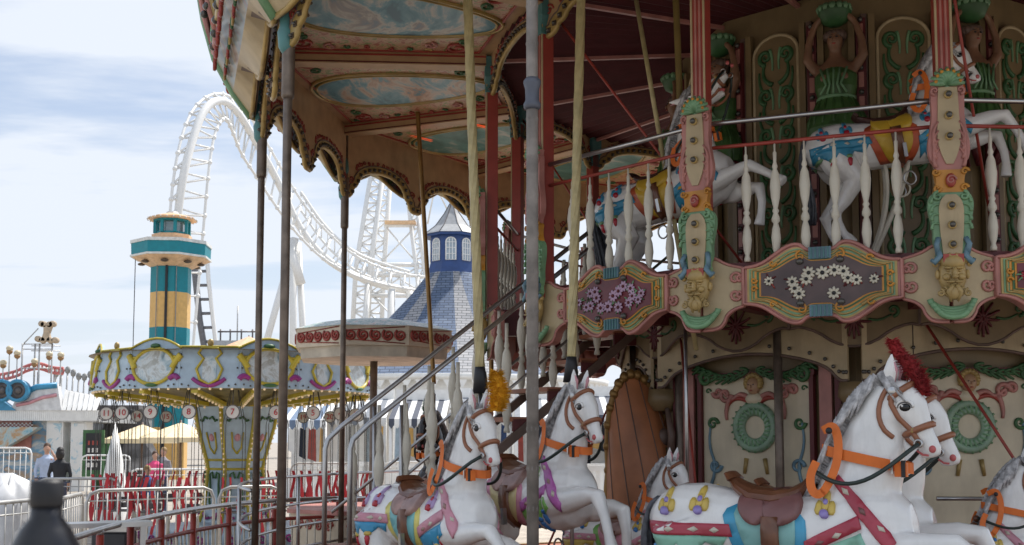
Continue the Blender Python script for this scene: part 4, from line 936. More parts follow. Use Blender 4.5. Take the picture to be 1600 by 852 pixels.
# ================================================================ caryatids on the upper drum
skin_d = mat('statue_skin', (.25, .13, .075), .45, var=.2); dress = mat('statue_green', (.055, .13, .035), .45, var=.3)
b = MB()
loft(b, [(0, 0, -.30, .14, .17), (0, 0, -.12, .13, .17), (0, 0, .02, .12, .12), (0, 0, .16, .12, .155), (0, 0, .26, .10, .17), (0, 0, .32, .06, .10), (0, 0, .37, .045, .05), (0, 0, .42, .045, .045)], skin_d, 16)
b.ball((.012, 0, .49), (.075, .062, .09), skin_d, 14, 10); b.ball((.066, 0, .48), (.018, .012, .02), skin_d)
for s in (1, -1): b.tube([(0, s*.15, .27), (.01, s*.215, .36), (.015, s*.20, .50), (.01, s*.15, .64), (.02, s*.07, .72)], [.045, .040, .030, .026, .026], skin_d, 10); b.ball((.095, s*.07, .17), (.04, .045, .045), skin_d)
cme = fuse(b, .014, 4, 'figure_body', [skin_d])
def caryatid(a, parent=car):
    o = bpy.data.objects.new('statue_figure', cme); COL.objects.link(o); o.parent = parent; o.location = ((RU+.10)*cos(a), (RU+.10)*sin(a), 4.32); o.rotation_euler = (0, 0, a)
    return o
c0_ = caryatid(aU+pi/10)
d = MB(); loft(d, [(0, 0, -.34, .17, .225), (0, 0, -.22, .19, .235), (0, 0, -.10, .16, .20), (0, 0, .02, .13, .135), (0, 0, .10, .145, .16), (0, 0, .2, .135, .165), (.0, 0, .27, .09, .13)], dress, 22)
for i in range(9):
    t = -pi/2+pi*i/8; d.tube([(.12*cos(t), .13*sin(t), .02), (.175*cos(t), .22*sin(t), -.15), (.16*cos(t), .225*sin(t), -.34)], .013, dress, 5)
for i in range(5): d.tube([(.15, (i-2)*.05, .03), (.155, (i-2)*.028, .1), (.12, (i-2)*.05, .24)], .010, M['green'], 5)
d.tube([(.13*cos(t), .14*sin(t), .02) for t in [2*pi*i/20 for i in range(20)]], .016, M['green'], 6, closed=True); d.build('dress', c0_)
d = MB()
for i in range(14): t = 2*pi*i/14; d.ball((-.015+.055*cos(t), .062*sin(t), .54), (.035, .035, .04), M['brown'], 7, 5)
d.ball((-.03, 0, .50), (.06, .068, .085), M['brown']); d.build('hair', c0_)
d = MB()
for s in (1, -1): d.ball((.078, s*.024, .505), (.008, .012, .007), M['black'], 8, 5); d.ball((.076, s*.025, .523), (.008, .018, .004), M['brown'], 8, 5)
d.ball((.083, 0, .452), (.007, .018, .007), M['red'], 8, 5); d.ball((.092, 0, .482), (.010, .009, .016), skin_d, 8, 5); d.build('face', c0_)
d = MB(); d.lathe([(.05, .62), (.10, .65), (.13, .72), (.135, .75), (.11, .76)], M['greend'], 14)
for i in range(14): t = 2*pi*i/14; d.ball((.11*cos(t), .11*sin(t), .75), .035, M['green'], 6, 4)
d.build('basket', c0_)
d = MB()
for i in range(7): t = -pi/2+pi*i/6; d.tube([(.12*cos(t), .17*sin(t), -.34), (.18*cos(t), .22*sin(t), -.44), (.12*cos(t), .12*sin(t), -.56)], [.03, .04, .015], M['maroon'], 6)
d.build('leaf_bracket', c0_)
for i in range(1, 10):
    a = aU+pi/10+i*pi/5; n_ = dup(c0_, ((RU+.10)*cos(a), (RU+.10)*sin(a), 4.32), a, parent=car)
# ================================================================ staircase
sa = Vector((-1.39, 8.8, 0)); sdir = Vector((1.35, .8, 0)).normalized(); sl = .744; nrm = Vector((sdir.y, -sdir.x, 0))
z0 = EYE+.075-.93; L_ = (zD-zP)/sl
st = thing('staircase', 'staircase with twin steel handrails and white turned balusters climbing to the upper deck', 'staircase', (sa.x, sa.y, 0))
org = Vector((sa.x, sa.y, 0))
def SP(t, w_, z): q = sdir*t+nrm*w_; return (q.x, q.y, z)
zz = lambda t: z0+sl*t
ttop = (zD-z0)/sl; tb = (zP-z0)/sl
for i in range(11):
    t = lerp(tb+.1, ttop, i/10); b = MB(); q0 = SP(t-.15, -.05, zz(t)); c_ = Matrix.Translation(SP(t, .25, zz(t)-.02)) @ Matrix.Rotation(atan2(sdir.y, sdir.x), 4, 'Z')
    b.cbox((0, 0, 0), (.26, .62, .035), M['wood'], c_); b.cbox((.0, -.30, -.05), (.24, .02, .10), M['maroon'], c_); b.build('step', st)
for w_ in (-.06, .56): b = MB(); b.bar(SP(tb, w_, zz(tb)-.08), SP(ttop, w_, zz(ttop)-.08), .03, .07, M['brown']); b.build('stringer', st)
for w_ in (0, .5):
    b = MB(); e_ = zz(0)+.93; tt = (zD+.95-e_)/sl+.15
    b.tube([SP(-.06, w_, zP+.0), SP(-.06, w_, e_-.13), SP(-.04, w_, e_-.06), SP(.08, w_, e_+.05), SP(tt, w_, e_+sl*tt), SP(tt+.4, w_, e_+sl*tt+.02)], .020, M['steel'], 12); b.tube([SP(.35, w_, zP), SP(.35, w_, e_+.2)], .016, M['steel'], 10); b.build('handrail', st)
    b = MB(); b.tube([SP(.0, w_, e_-.62), SP(tt, w_, e_+sl*tt-.62)], .013, M['steel'], 8); b.build('lower_rail', st)
bs = MB().lathe([(max(r, .012)*1.22, z*1.15) for r, z in bal_prof], M['ivory'], 12).mesh('baluster')
for w_ in (0, .5):
    for i in range(11):
        t = .17+.22*i; o = bpy.data.objects.new('baluster', bs); COL.objects.link(o); o.parent = st; q = SP(t, w_, zz(t)-.02); o.location = q
# ================================================================ hanging poles
def ypole(x0, y0, x1, y1, d0, d1, lab, m_, r=.034, sleeve=True):
    """pole from photo-top to sleeve; then thin rod to the platform"""
    A = U(x0, y0, d0); B_ = U(x1, y1, d1); dv = (A-B_).normalized(); top_ = B_+dv*((zC-B_.z)/dv.z)
    t = thing('hanging_pole', lab, 'pole', (B_.x, B_.y, zP), 0, 'poles hanging from the canopy'); o = Vector((B_.x, B_.y, zP))
    b = MB(); n = 60; pts = [B_.lerp(top_, i/n)-o for i in range(n+1)]; b.tube(pts, r*.92, m_, 12)
    if sleeve:
        for k in range(6): b.tube([p+Vector((cos(i*.25+k*pi/3), sin(i*.25+k*pi/3), 0))*r*.72 for i, p in enumerate(pts)], r*.33, m_, 5)
    b.build('shaft', t)
    if sleeve: b = MB(); b.tube([B_-o+Vector((0, 0, .02)), B_-o-dv*.03, B_-o-dv*.16], [r*1.05, r*1.25, r*1.7], M['black'], 12); b.build('rubber_sleeve', t)
    b = MB(); b.tube([B_-o-dv*.1, Vector((0, 0, 0))], .014, M['steel'], 8); b.build('rod', t)
    return t
ypole(731, 0, 750, 578, 7.7, 7.7, 'yellow fluted pole leaning above the yellow plumed horse', M['brass'], .033)
ypole(908, 0, 893, 562, 7.9, 7.9, 'yellow fluted pole hanging above the magenta banded horse', M['brass'], .033)
ypole(655, 215, 678, 600, 11.8, 11.8, 'old brass pole under the orange plate on the left', M['gilt'], .026, False)
ypole(764, 205, 768, 600, 11.4, 11.4, 'old brass pole close beside the pink pillar board', M['gilt'], .026, False)
ypole(1056, 0, 1068, 300, 8.6, 8.6, 'olive brass pole above the head tossing horse', mat('olive_brass', (.20, .14, .04), .45), .028, False)
for (x, y, d_, lab) in ((657, 214, 12.0, 'orange plate on the eave ceiling, left one'), (755, 196, 11.6, 'orange plate on the eave ceiling, beside the pink pillar')):
    q = U(x, y, d_); b = MB(); b.add([(-.14, -.05, 0), (.14, -.0, -.05), (.10, .12, -.02), (-.08, .1, .02)], [(0, 1, 2, 3)], M['glow_plate']); b.add([(-.14, -.05, .015), (.14, -.0, -.035), (.10, .12, -.005), (-.08, .1, .035)], [(0, 3, 2, 1)], M['glow_plate']); b.build('orange_plate', car, tuple(Vector((q.x, q.y, q.z))-Vector((CX, CY, 0))))
# ================================================================ carriage shell, seen from behind
q = U(1000, 690, 9.6); shell = thing('carousel_carriage', 'rust orange shell backed carriage with fringed brass rim', 'carriage', (q.x+.18, q.y, zP), rad(8)); shell.scale = (1.05, 1.0, 1.17); shell.rotation_euler = (0, rad(-9), rad(8))
b = MB(); vs = []; nU, nV = 14, 16
for i in range(nU+1):
    for j in range(nV+1):
        u = -1+2*i/nU; v = j/nV; h_ = 1.45*(1-.45*u*u); r_ = .36*(1-.35*v**2)+.02; a = u*1.35
        vs.append((r_*sin(a)*1.1, -.42*cos(a)*(1-.6*v*v), .2+h_*v))
fs = [(i*(nV+1)+j, (i+1)*(nV+1)+j, (i+1)*(nV+1)+j+1, i*(nV+1)+j+1) for i in range(nU) for j in range(nV)]
rust = mat('rust_leather', (.40, .15, .06), .45, var=.2, scale=4); b.add(vs, fs, rust, None, True); b.add([(x, y+.03, z) for x, y, z in vs], [f[::-1] for f in fs], rust, None, True); b.build('shell_back', shell)
b = MB(); ed = [vs[i*(nV+1)+nV] for i in range(nU+1)]; b.tube([vs[j] for j in range(nV)]+ed+[vs[nU*(nV+1)+j] for j in range(nV-1, -1, -1)], .028, M['gilt'], 8)
for i, p in enumerate(ed): b.ball(p, .04, M['gilt'], 7, 5)
for i in range(2, nU-1, 2): b.tube([(vs[i*(nV+1)+j][0], vs[i*(nV+1)+j][1]-.004, vs[i*(nV+1)+j][2]) for j in range(nV+1)], .004, M['brown'], 4)
b.build('rim', shell); b = MB(); b.box((-.35, -.3, .0), (.35, .5, .3), M['maroon']); b.build('seat', shell, bev=.03)
q = U(1062, 680, 9.2); b = MB(); b.tube([(0, 0, 0), (0, 0, 1.0)], [.14, .1], M['greend'], 10)
# rear platform railing
b = MB()
for z in (.28, .5, .72, 1.0):
    b.tube([((5.55)*cos(rad(a)), 5.55*sin(rad(a)), zP+z) for a in range(128, 206, 3)], .014, M['steel'], 8)
for a in range(128, 206, 13): b.tube([(5.55*cos(rad(a)), 5.55*sin(rad(a)), zP), (5.55*cos(rad(a)), 5.55*sin(rad(a)), zP+1.0)], .018, M['steel'], 8)
b.build('platform_railing', car)
b = MB(); z = 1.65-.335; b.tube([(2.62*cos(rad(a)), 2.62*sin(rad(a)), z-.05) for a in range(262, 300, 3)], .014, M['steel'], 8); b.build('inner_railing', car)
# ================================================================ ground
pave = mat('pavement', (.34, .305, .26), .8, var=.15, scale=1.2, bump=.3, bscale=60, dirt=.3)
b = MB(); b.add([(-900, -60, 0), (900, -60, 0), (900, 1500, 0), (-900, 1500, 0)], [(0, 1, 2, 3)], pave); struct(b.build('ground'))
boardw = mat('boardwalk_planks', (.45, .39, .32), .7, var=.2, scale=3)
b = MB()
for i in range(60): b.box((-14, 13+.16*i, .004), (1.0, 13.15+.16*i, .03), boardw)
struct(b.build('boardwalk'))
lb = mat('pale_blue_paint', (.40, .52, .62), .35, var=.1, dirt=.2); yg = mat('yellow_moulding', (.50, .40, .04), .35, var=.15); plum = mat('plum_paint', (.28, .03, .20), .4); lamp = mat('warm_bulb', (.9, .70, .45), .25, emit=.12)
wht = mat('white_steel', (.80, .80, .78), .35, var=.04, dirt=.08); wire = mat('dark_wire', (.10, .10, .10), .5, .4); galv = mat('galvanised', (.48, .48, .47), .45, .5, var=.15)
# ---------------------------------------------------------------- swing ride
sw = U(368, 690, 19.0); SW = thing('swing_ride', 'childrens swing ride with pale blue crown, oval pictures and yellow edged column', 'swing ride', (sw.x, sw.y, 0), rad(-6)); rA = [0]
zc0, zc1 = 2.44, 3.05
def spic(n, seed): return picture(n, [(.12, .15, .17), (.3, .42, .48), (.6, .66, .68), (.35, .36, .33), (.5, .58, .62)], 3.5, seed)
for k in range(16):
    a = 2*pi*k/16-pi/2+rad(-13); b = MB(); w_ = 2*2.33*tan(pi/16); n = 8; ov = k % 2 == 0
    topf = lambda u: (3.04+.16*cos(pi*u) if ov else 3.04-.0*cos(pi*u)+.02)
    pts = [(-w_/2, zc0), (w_/2, zc0)]+[(w_/2-w_*i/n, topf((w_/2-w_*i/n)/(w_)*1.0)) for i in range(n+1)]
    pts = [(x, z-zc0) for x, z in pts]; T = Matrix.Rotation(-.14, 4, 'X')
    b.plate(pts, -.02, .02, lb, T)
    b.tube([T @ Vector((x, -.03, z)) for x, z in pts[2:]], .018, yg, 6)
    def R2(p, r, m_, y=-.03): b.tube([T @ Vector((x, y, z)) for x, z in p], r, m_, 6)
    if ov:
        el = [(.36*cos(t), .33+.27*sin(t)) for t in [2*pi*i/28 for i in range(28)]]; b.plate(el, -.03, -.02, spic('crown_picture', 4), T); b.tube([T @ Vector((x, -.035, z)) for x, z in el], .028, yg, 7, closed=True)
        b.ball(T @ Vector((0, -.04, .64)), (.09, .05, .04), M['greend']); b.ball(T @ Vector((0, -.04, .045)), (.12, .04, .03), M['greend'])
        for s in (1, -1): R2(bez([(s*.33, .3), (s*.40, .44), (s*.46, .50)]), .05, yg); R2(bez([(s*.30, .14), (s*.40, .22), (s*.46, .13)]), .042, plum); R2(bez([(s*.30, .46), (s*.38, .5), (s*.45, .40)]), .02, yg)
    else:
        el = [(.17*cos(t)*(1+.25*cos(2*t-pi)), .30+.21*sin(t)) for t in [2*pi*i/20 for i in range(20)]]; b.plate([(x*.8, z-.02) for x, z in el], -.03, -.02, spic('shield_picture', 9), T)
        b.tube([T @ Vector((x, -.035, z)) for x, z in [(-.12, .6), (-.17, .52), (-.09, .44), (-.19, .28), (-.13, .12), (0, .05), (.13, .12), (.19, .28), (.09, .44), (.17, .52), (.12, .6)]], .022, yg, 6, closed=True)
        b.ball(T @ Vector((0, -.03, .68)), (.05, .04, .06), M['gold'])
        for s in (1, -1): R2(bez([(0, .03), (s*.12, .03), (s*.24, .14)]), .03, plum)
    for s in (1, -1):
        for (x, z) in ((.43, .5), (.42, .3), (.40, .05), (.3, .03)): b.ball(T @ Vector((s*x*.98, -.035, z)), .016, M['bulb'], 6, 4)
    b.build('crown_panel', SW, (2.26*cos(a), 2.26*sin(a), zc0), a+pi/2)
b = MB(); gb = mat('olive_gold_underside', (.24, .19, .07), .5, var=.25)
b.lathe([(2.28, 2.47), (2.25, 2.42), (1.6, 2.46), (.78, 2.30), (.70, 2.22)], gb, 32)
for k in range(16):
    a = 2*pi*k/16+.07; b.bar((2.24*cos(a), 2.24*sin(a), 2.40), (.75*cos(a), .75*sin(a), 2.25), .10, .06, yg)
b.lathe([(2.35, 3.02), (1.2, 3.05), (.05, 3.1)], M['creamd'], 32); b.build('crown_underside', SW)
b = MB()
for k in range(16):
    a = 2*pi*k/16+.07
    for i in range(9): t = i/8; r_ = lerp(2.2, .8, t); b.ball((r_*cos(a), r_*sin(a), lerp(2.36, 2.20, t)), .022, lamp, 6, 4)
for i in range(90): a = 2*pi*i/90; b.ball((2.27*cos(a), 2.27*sin(a), 2.43), .022, lamp, 6, 4)
o = b.build('rim_lamps', SW)
b = MB()
prof = [(.72, 2.24), (.66, 1.9), (.50, 1.35), (.47, 1.2), (.52, .6), (.62, .3)]; nS = 8
for i in range(nS):
    a0 = 2*pi*i/nS; a1 = 2*pi*(i+1)/nS
    for (r0, z0_), (r1, z1_) in zip(prof[:-1], prof[1:]):
        b.add([(r0*cos(a0), r0*sin(a0), z0_), (r1*cos(a0), r1*sin(a0), z1_), (r1*cos(a1), r1*sin(a1), z1_), (r0*cos(a1), r0*sin(a1), z0_)], [(0, 1, 2, 3)], lb)
    b.tube([(r*cos(a0), r*sin(a0), z) for r, z in prof], .035, yg, 6)
    for (r_, z_) in prof[::2]+[prof[3]]: b.tube([(r_*cos(a0), r_*sin(a0), z_), (r_*cos(a1), r_*sin(a1), z_)], .022, yg, 6)
    am = (a0+a1)/2; T = Matrix.Rotation(am+pi/2, 4, 'Z')
    f = cos(pi/nS)
    for s in (1, -1):
        b.tube([T @ Vector((s*x, -.60*f-.03-.09*(z-1.6)/.5*.8, z)) for x, z in [(.02, 2.02), (.08, 2.05), (.14, 1.98), (.18, 2.0)]], .02, M['greend'], 6)
        b.tube([T @ Vector((s*x, -lerp(.49, .655, (z-1.35)/.55)*f-.015, z)) for x, z in [(.0, 1.45), (.07, 1.55), (.09, 1.8)]], .016, yg, 6)
        b.tube([T @ Vector((s*x, -.49*f-.03, z)) for x, z in [(.02, 1.05), (.05, 1.15), (.10, 1.12), (.09, .95), (.10, .7), (.06, .5)]], .018, M['greend'], 6)
        b.tube([T @ Vector((s*x, -.58*f-.03, z)) for x, z in [(.02, .42), (.10, .40), (.15, .5)]], .022, plum, 6)
    b.ball(T @ Vector((0, -.60*f, 1.72)), (.055, .04, .07), M['pinkl'], 8, 5)
    for q in range(16): z = .4+1.75*q/15; r_ = [r for r, _ in prof]; 
b.build('column', SW)
b = MB()
for i in range(nS):
    a0 = 2*pi*i/nS
    for q in range(22):
        z = .45+1.75*q/21
        for (r0, z0_), (r1, z1_) in zip(prof[:-1], prof[1:]):
            if z1_ <= z <= z0_: r_ = lerp(r1, r0, (z-z1_)/(z0_-z1_)); b.ball(((r_+.04)*cos(a0), (r_+.04)*sin(a0), z), .018, lamp, 5, 4)
b.build('column_lamps', SW)
b = MB(); b.lathe([(1.5, 0), (1.5, .22), (1.35, .26), (.7, .32), (.6, .34)], lb, 24)
for i in range(20): a = 2*pi*i/20; b.tube([(1.51*cos(a)+x*sin(a), 1.51*sin(a)-x*cos(a), .12+z) for x, z in spiral((0, 0), .08, 1.2, 0, 10)], .018, plum, 5); b.lathe([(.03, 0), (.02, .1), (.03, .2), (.015, .3)], M['ivory'], 6, Matrix.Translation((1.6*cos(a), 1.6*sin(a), .22)))
b.build('base', SW)
# seats
redst = mat('red_seat_strap', (.50, .02, .03), .5, var=.2); disc = mat('white_disc', (.62, .60, .56), .5)
def digits(txt, size, m, name='number'):
    cu = bpy.data.curves.new('t', 'FONT'); cu.body = txt; cu.size = size; cu.align_x = 'CENTER'; cu.align_y = 'CENTER'; cu.extrude = .003
    o = bpy.data.objects.new('t', cu); COL.objects.link(o); dg = bpy.context.evaluated_depsgraph_get(); me = bpy.data.meshes.new_from_object(o.evaluated_get(dg)); bpy.data.objects.remove(o); me.materials.clear(); me.materials.append(m); me.name = name
    return me
NUMANG = {11: 209, 10: 220, 9: 232, 8: 246, 7: 262, 6: 302, 5: 316, 4: 335, 3: 0, 2: 30, 1: 60, 12: 190, 13: 165, 14: 140, 15: 110}
NUMANG = {}
obs = {11: 173, 10: 196, 9: 240, 8: 292, 7: 315}
for k in range(20): NUMANG[k+1] = 211+(11-(k+1))*18
for num, deg in NUMANG.items():
    a = rad(deg); px_, py_ = sw.x+2.05*cos(a), sw.y+2.05*sin(a)
    t = thing('hanging_swing', 'hanging swing seat with red straps under number disc %d' % num, 'swing seat', (px_, py_, 0), 0, 'numbered swing seats')
    b = MB()
    for dx, dy in ((-.15, -.08), (.15, -.08), (-.15, .1), (.15, .1)): b.tube([(dx*.35, dy*.3, 2.42), (dx, dy, 1.9), (dx, dy, .62)], .006, wire, 5)
    b.build('chain', t)
    b = MB(); b.tube([(0, -.1, 2.42), (0, -.1, 2.2)], .008, wire, 5); T = Matrix.Translation((0, -.1, 2.09)) @ Matrix.Rotation(pi/2, 4, 'X'); b.lathe([(.108, -.012), (.108, .012)], M['darksteel'], 24, T, False); b.lathe([(.094, -.016), (.094, .016)], disc, 24, T, False); di = b.build('number_disc', t)
    o = bpy.data.objects.new('number', digits(str(num), .13, redst)); COL.objects.link(o); o.parent = di; o.location = (0, -.122, 2.09); o.rotation_euler = (pi/2, 0, 0)
    b = MB(); b.cbox((0, 0, .60), (.30, .22, .03), M['darksteel']); b.cbox((0, .10, .68), (.28, .02, .08), M['darksteel']); b.build('seat', t, bev=.01)
    rnd = random.Random(num)
    for s in (-1, -.2, .8):
        b = MB(); x0 = s*rnd.uniform(.12, .2); w_ = rnd.uniform(.012, .032); pts = [(x0+.03*sin(i*.8+num), -.13+.02*cos(i), 1.12-.085*i) for i in range(11)]; vs = []; 
        for p in pts: vs += [(p[0]-w_, p[1], p[2]), (p[0]+w_, p[1], p[2])]
        b.add(vs, [(2*i, 2*i+1, 2*i+3, 2*i+2) for i in range(10)], redst); b.add([(x, y+.006, z) for x, y, z in vs], [(2*i+1, 2*i, 2*i+2, 2*i+3) for i in range(10)], redst); b.build('strap', t)
# ---------------------------------------------------------------- lighthouse tower
tl_ = U(261, 690, 50); LT = thing('lighthouse_tower', 'teal and yellow banded drop tower shaped like a lighthouse', 'tower', (tl_.x, tl_.y, 0), rad(4))
tealp = mat('tower_teal', (.0, .22, .27), .5, var=.06, dirt=.15); yelp2 = mat('tower_yellow', (.72, .44, .14), .5, var=.06, dirt=.15); apri = mat('apricot_trim', (.72, .48, .28), .5)
px = 50/F
def zt_(y): return EYE+(HZ-y)*px
def oct_(b, r0, z0, r1, z1, m, n=8, ph=pi/8): b.add([(r0*cos(ph+2*pi*i/n), r0*sin(ph+2*pi*i/n), z0) for i in range(n)]+[(r1*cos(ph+2*pi*i/n), r1*sin(ph+2*pi*i/n), z1) for i in range(n)], [(i, (i+1) % n, n+(i+1) % n, n+i) for i in range(n)]+[tuple(range(n-1, -1, -1)), tuple(range(n, 2*n))], m)
b = MB(); R0 = .88
for ya, yb, m_ in ((760, 668, yelp2), (668, 513, tealp), (513, 458, yelp2), (458, 412, tealp)): oct_(b, R0, zt_(ya) if ya < 760 else 0, R0, zt_(yb), m_)
b.box((-.05, -R0-.0, .1), (.05, -R0+.12, zt_(414)), M['black'])
for s in (-.42, .42): b.box((s-.015, -R0*.93-.02, .1), (s+.015, -R0*.93+.02, zt_(414)), mat('grey_rail', (.25, .25, .25), .5, .5))
b.build('shaft', LT)
b = MB(); oct_(b, .9, zt_(418), 1.72, zt_(404), apri); oct_(b, 1.72, zt_(404), 1.74, zt_(383), tealp); oct_(b, 1.78, zt_(383), 1.78, zt_(378), mat('trim_white', (.7, .7, .66), .5)); oct_(b, 1.78, zt_(404), 1.78, zt_(401), mat('trim_white', (.7, .7, .66), .5)); oct_(b, 1.7, zt_(378), .92, zt_(373), apri)
for i in range(8): a = 2*pi*i/8; b.ball((1.3*cos(a), 1.3*sin(a), zt_(412)), (.18, .18, .07), M['socket'], 8, 5)
b.build('platform', LT)
b = MB(); oct_(b, .88, zt_(376), .88, zt_(366), apri); oct_(b, .72, zt_(366), .72, zt_(362), tealp); oct_(b, .55, zt_(362), .55, zt_(342), mat('lantern_glass', (.25, .32, .34), .1, .2)); oct_(b, .82, zt_(345), .82, zt_(341), tealp)
for i in range(8): a = pi/8+2*pi*i/8; b.cbox((.74*cos(a), .74*sin(a), zt_(354)), (.13, .13, 20*px), tealp)
b.build('lantern_room', LT)
b = MB(); oct_(b, 1.05, zt_(342), 1.08, zt_(339), apri); oct_(b, 1.08, zt_(339), .3, zt_(331), apri); oct_(b, .3, zt_(331), .25, zt_(328), mat('trim_white', (.7, .7, .66), .5))
for i in range(24): a = 2*pi*i/24; b.ball((1.07*cos(a), 1.07*sin(a), zt_(341)), .04, disc, 5, 4)
b.build('roof', LT)
b = MB(); q = U(205, 690, 50); b.tube([(q.x-tl_.x, 0, 0), (q.x-tl_.x, 0, zt_(395))], .02, wire, 5); b.build('cable', LT)
# ---------------------------------------------------------------- roller coaster
D = 100; RC = thing('roller_coaster', 'white steel looping roller coaster towering behind the lighthouse', 'roller coaster', (U(400, 690, D).x, D, 0)); OC = Vector(RC.location)
def V(x, y, d): return tuple(U(x, y, d)-OC)
tri = [  # spine, outer rail, inner rail in matching steps (photo pixel, depth)
 ((262,560,96),(250,560,95),(300,560,98)), ((270,470,96),(258,470,95),(308,470,98)), ((274,400,96),(262,400,95),(314,400,98)), ((278,332,96),(265,340,95),(319,345,98)), ((286,275,96),(269,295,95.5),(324,285,98)),
 ((297,231,97),(276,245,96),(330,235,99)), ((312,184,98.5),(288,198,97.5),(337,203,100)), ((329,160,100),(304,166,99.5),(346,187,101)), ((350,156,102),(330,146,102),(354,185,102)), ((371,174,104),(358,148,105),(363,204,103)),
 ((389,203,106),(384,172,107),(376,240,105)), ((408,236,108),(408,208,109),(398,272,107)), ((428,272,110),(432,250,111),(420,306,109)), ((446,308,111),(456,291,112),(441,336,110)), ((463,348,112),(483,332,113),(466,368,111)),
 ((494,392,113),(514,366,114),(500,402,112)), ((530,420,114),(548,396,115),(538,424,113)), ((575,440,115),(586,416,116),(580,440,114)), ((620,452,116),(628,428,117),(624,450,115)), ((665,458,117),(670,434,118),(668,456,116)), ((730,460,118),(732,436,119),(731,458,117))]
spw = smoothline([V(*t[0]) for t in tri], 2); A_ = smoothline([V(*t[1]) for t in tri], 2); B_ = smoothline([V(*t[2]) for t in tri], 2)
b = MB(); b.tube(spw, .36, wht, 12); b.build('spine', RC)
for q in (A_, B_): b = MB(); b.tube(q, .13, wht, 8); b.build('rail', RC)
def samp(path, n):
    P = [Vector(p) for p in path]; cum = [0]
    for i in range(1, len(P)): cum.append(cum[-1]+(P[i]-P[i-1]).length)
    o = []
    for k in range(n):
        s = cum[-1]*k/(n-1); i = max(j for j in range(len(cum)) if cum[j] <= s+1e-6); i = min(i, len(P)-2); o.append(P[i].lerp(P[i+1], (s-cum[i])/max(1e-6, cum[i+1]-cum[i])))
    return o
b = MB(); nn = len(spw)
for k in range(0, nn, 2):
    p, q, c = Vector(A_[k]), Vector(B_[k]), Vector(spw[k])
    b.tube([p, q], .10, wht, 6); b.tube([p, c], .09, wht, 6); b.tube([q, c], .09, wht, 6)
    b.ball(p, .24, wht, 6, 4); b.ball(q, .24, wht, 6, 4)
b.build('crossties', RC)
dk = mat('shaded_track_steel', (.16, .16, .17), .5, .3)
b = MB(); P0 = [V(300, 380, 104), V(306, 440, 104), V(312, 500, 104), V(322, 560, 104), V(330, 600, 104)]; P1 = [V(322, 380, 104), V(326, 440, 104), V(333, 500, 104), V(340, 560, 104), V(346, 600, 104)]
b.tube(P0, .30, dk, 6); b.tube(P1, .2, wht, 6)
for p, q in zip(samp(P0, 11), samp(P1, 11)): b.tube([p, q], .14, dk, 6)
b.build('descending_track', RC)
for x0, y0, x1, y1, d, r_ in ((462, 372, 392, 560, 112, .34), (458, 372, 458, 590, 112, .36), (466, 380, 480, 590, 113, .32), (452, 384, 470, 384, 112, .5), (290, 400, 208, 570, 99, .42), (612, 452, 608, 600, 115, .4), (575, 440, 560, 600, 115, .3), (640, 455, 660, 600, 116, .4)):
    b = MB(); b.tube([V(x0, y0, d), V(x1, y1+60, d)], r_, wht, 10); b.build('support_leg', RC)
# lift hill lattice behind
LH = thing('coaster_lift', 'white lattice lift towers of the coaster seen under the carousel eave', 'coaster lift', (U(610, 690, 125).x, 125, 0)); OC = Vector(LH.location)
def lattice(pts0, pts1, n, r0, r1, m=wht, d0=0):
    b = MB(); b.tube(pts0, r0, m, 6); b.tube(pts1, r0, m, 6); A = samp(pts0, n); B = samp(pts1, n)
    for i in range(n): b.tube([A[i], B[i]], r1, m, 5)
    for i in range(n-1): b.tube([A[i], B[i+1]] if i % 2 else [B[i], A[i+1]], r1*.8, m, 5)
    return b
lattice([V(585, 240, 122), V(556, 420, 122), V(545, 620, 122)], [V(603, 240, 122), V(578, 420, 122), V(565, 620, 122)], 30, .28, .13).build('lattice_leg', LH)
lattice([V(600, 250, 126), V(580, 420, 126), V(568, 620, 126)], [V(612, 250, 126), V(600, 420, 126), V(592, 620, 126)], 24, .28, .13).build('lattice_leg', LH)
lattice([V(636, 300, 124), V(655, 460, 124), V(668, 620, 124)], [V(648, 295, 124), V(668, 460, 124), V(684, 620, 124)], 22, .25, .12).build('lattice_leg', LH)
b = MB()
for y, x0, x1 in ((352, 600, 648), (414, 590, 655), (430, 586, 660), (462, 580, 668)): b.tube([V(x0, y, 124), V(x1, y, 124)], .25, wht, 6)
for (x0, y0, x1, y1) in ((604, 356, 652, 412), (648, 356, 594, 412), (592, 416, 664, 460), (655, 416, 584, 460), (584, 465, 680, 560), (668, 465, 570, 560), (690, 240, 668, 350), (665, 260, 700, 330)): b.tube([V(x0, y0, 124), V(x1, y1, 124)], .10, wht, 5)
b.cbox(V(626, 349, 124), (3.4, 1.5, .35), apri); b.build('cross_braces', LH)
b = MB(); tr = [V(470, 300, 118), V(505, 352, 118), V(548, 392, 118), V(590, 410, 119), (V(640, 425, 119))]
b.tube(smoothline(tr, 2), .16, wht, 6); b.tube(smoothline([(x, y, z-1.9) for x, y, z in tr], 2), .12, wht, 6)
for p in samp(tr, 16): b.tube([p, (p[0], p[1], p[2]-1.9)], .07, wht, 5)
b.build('walkway_rail', LH)
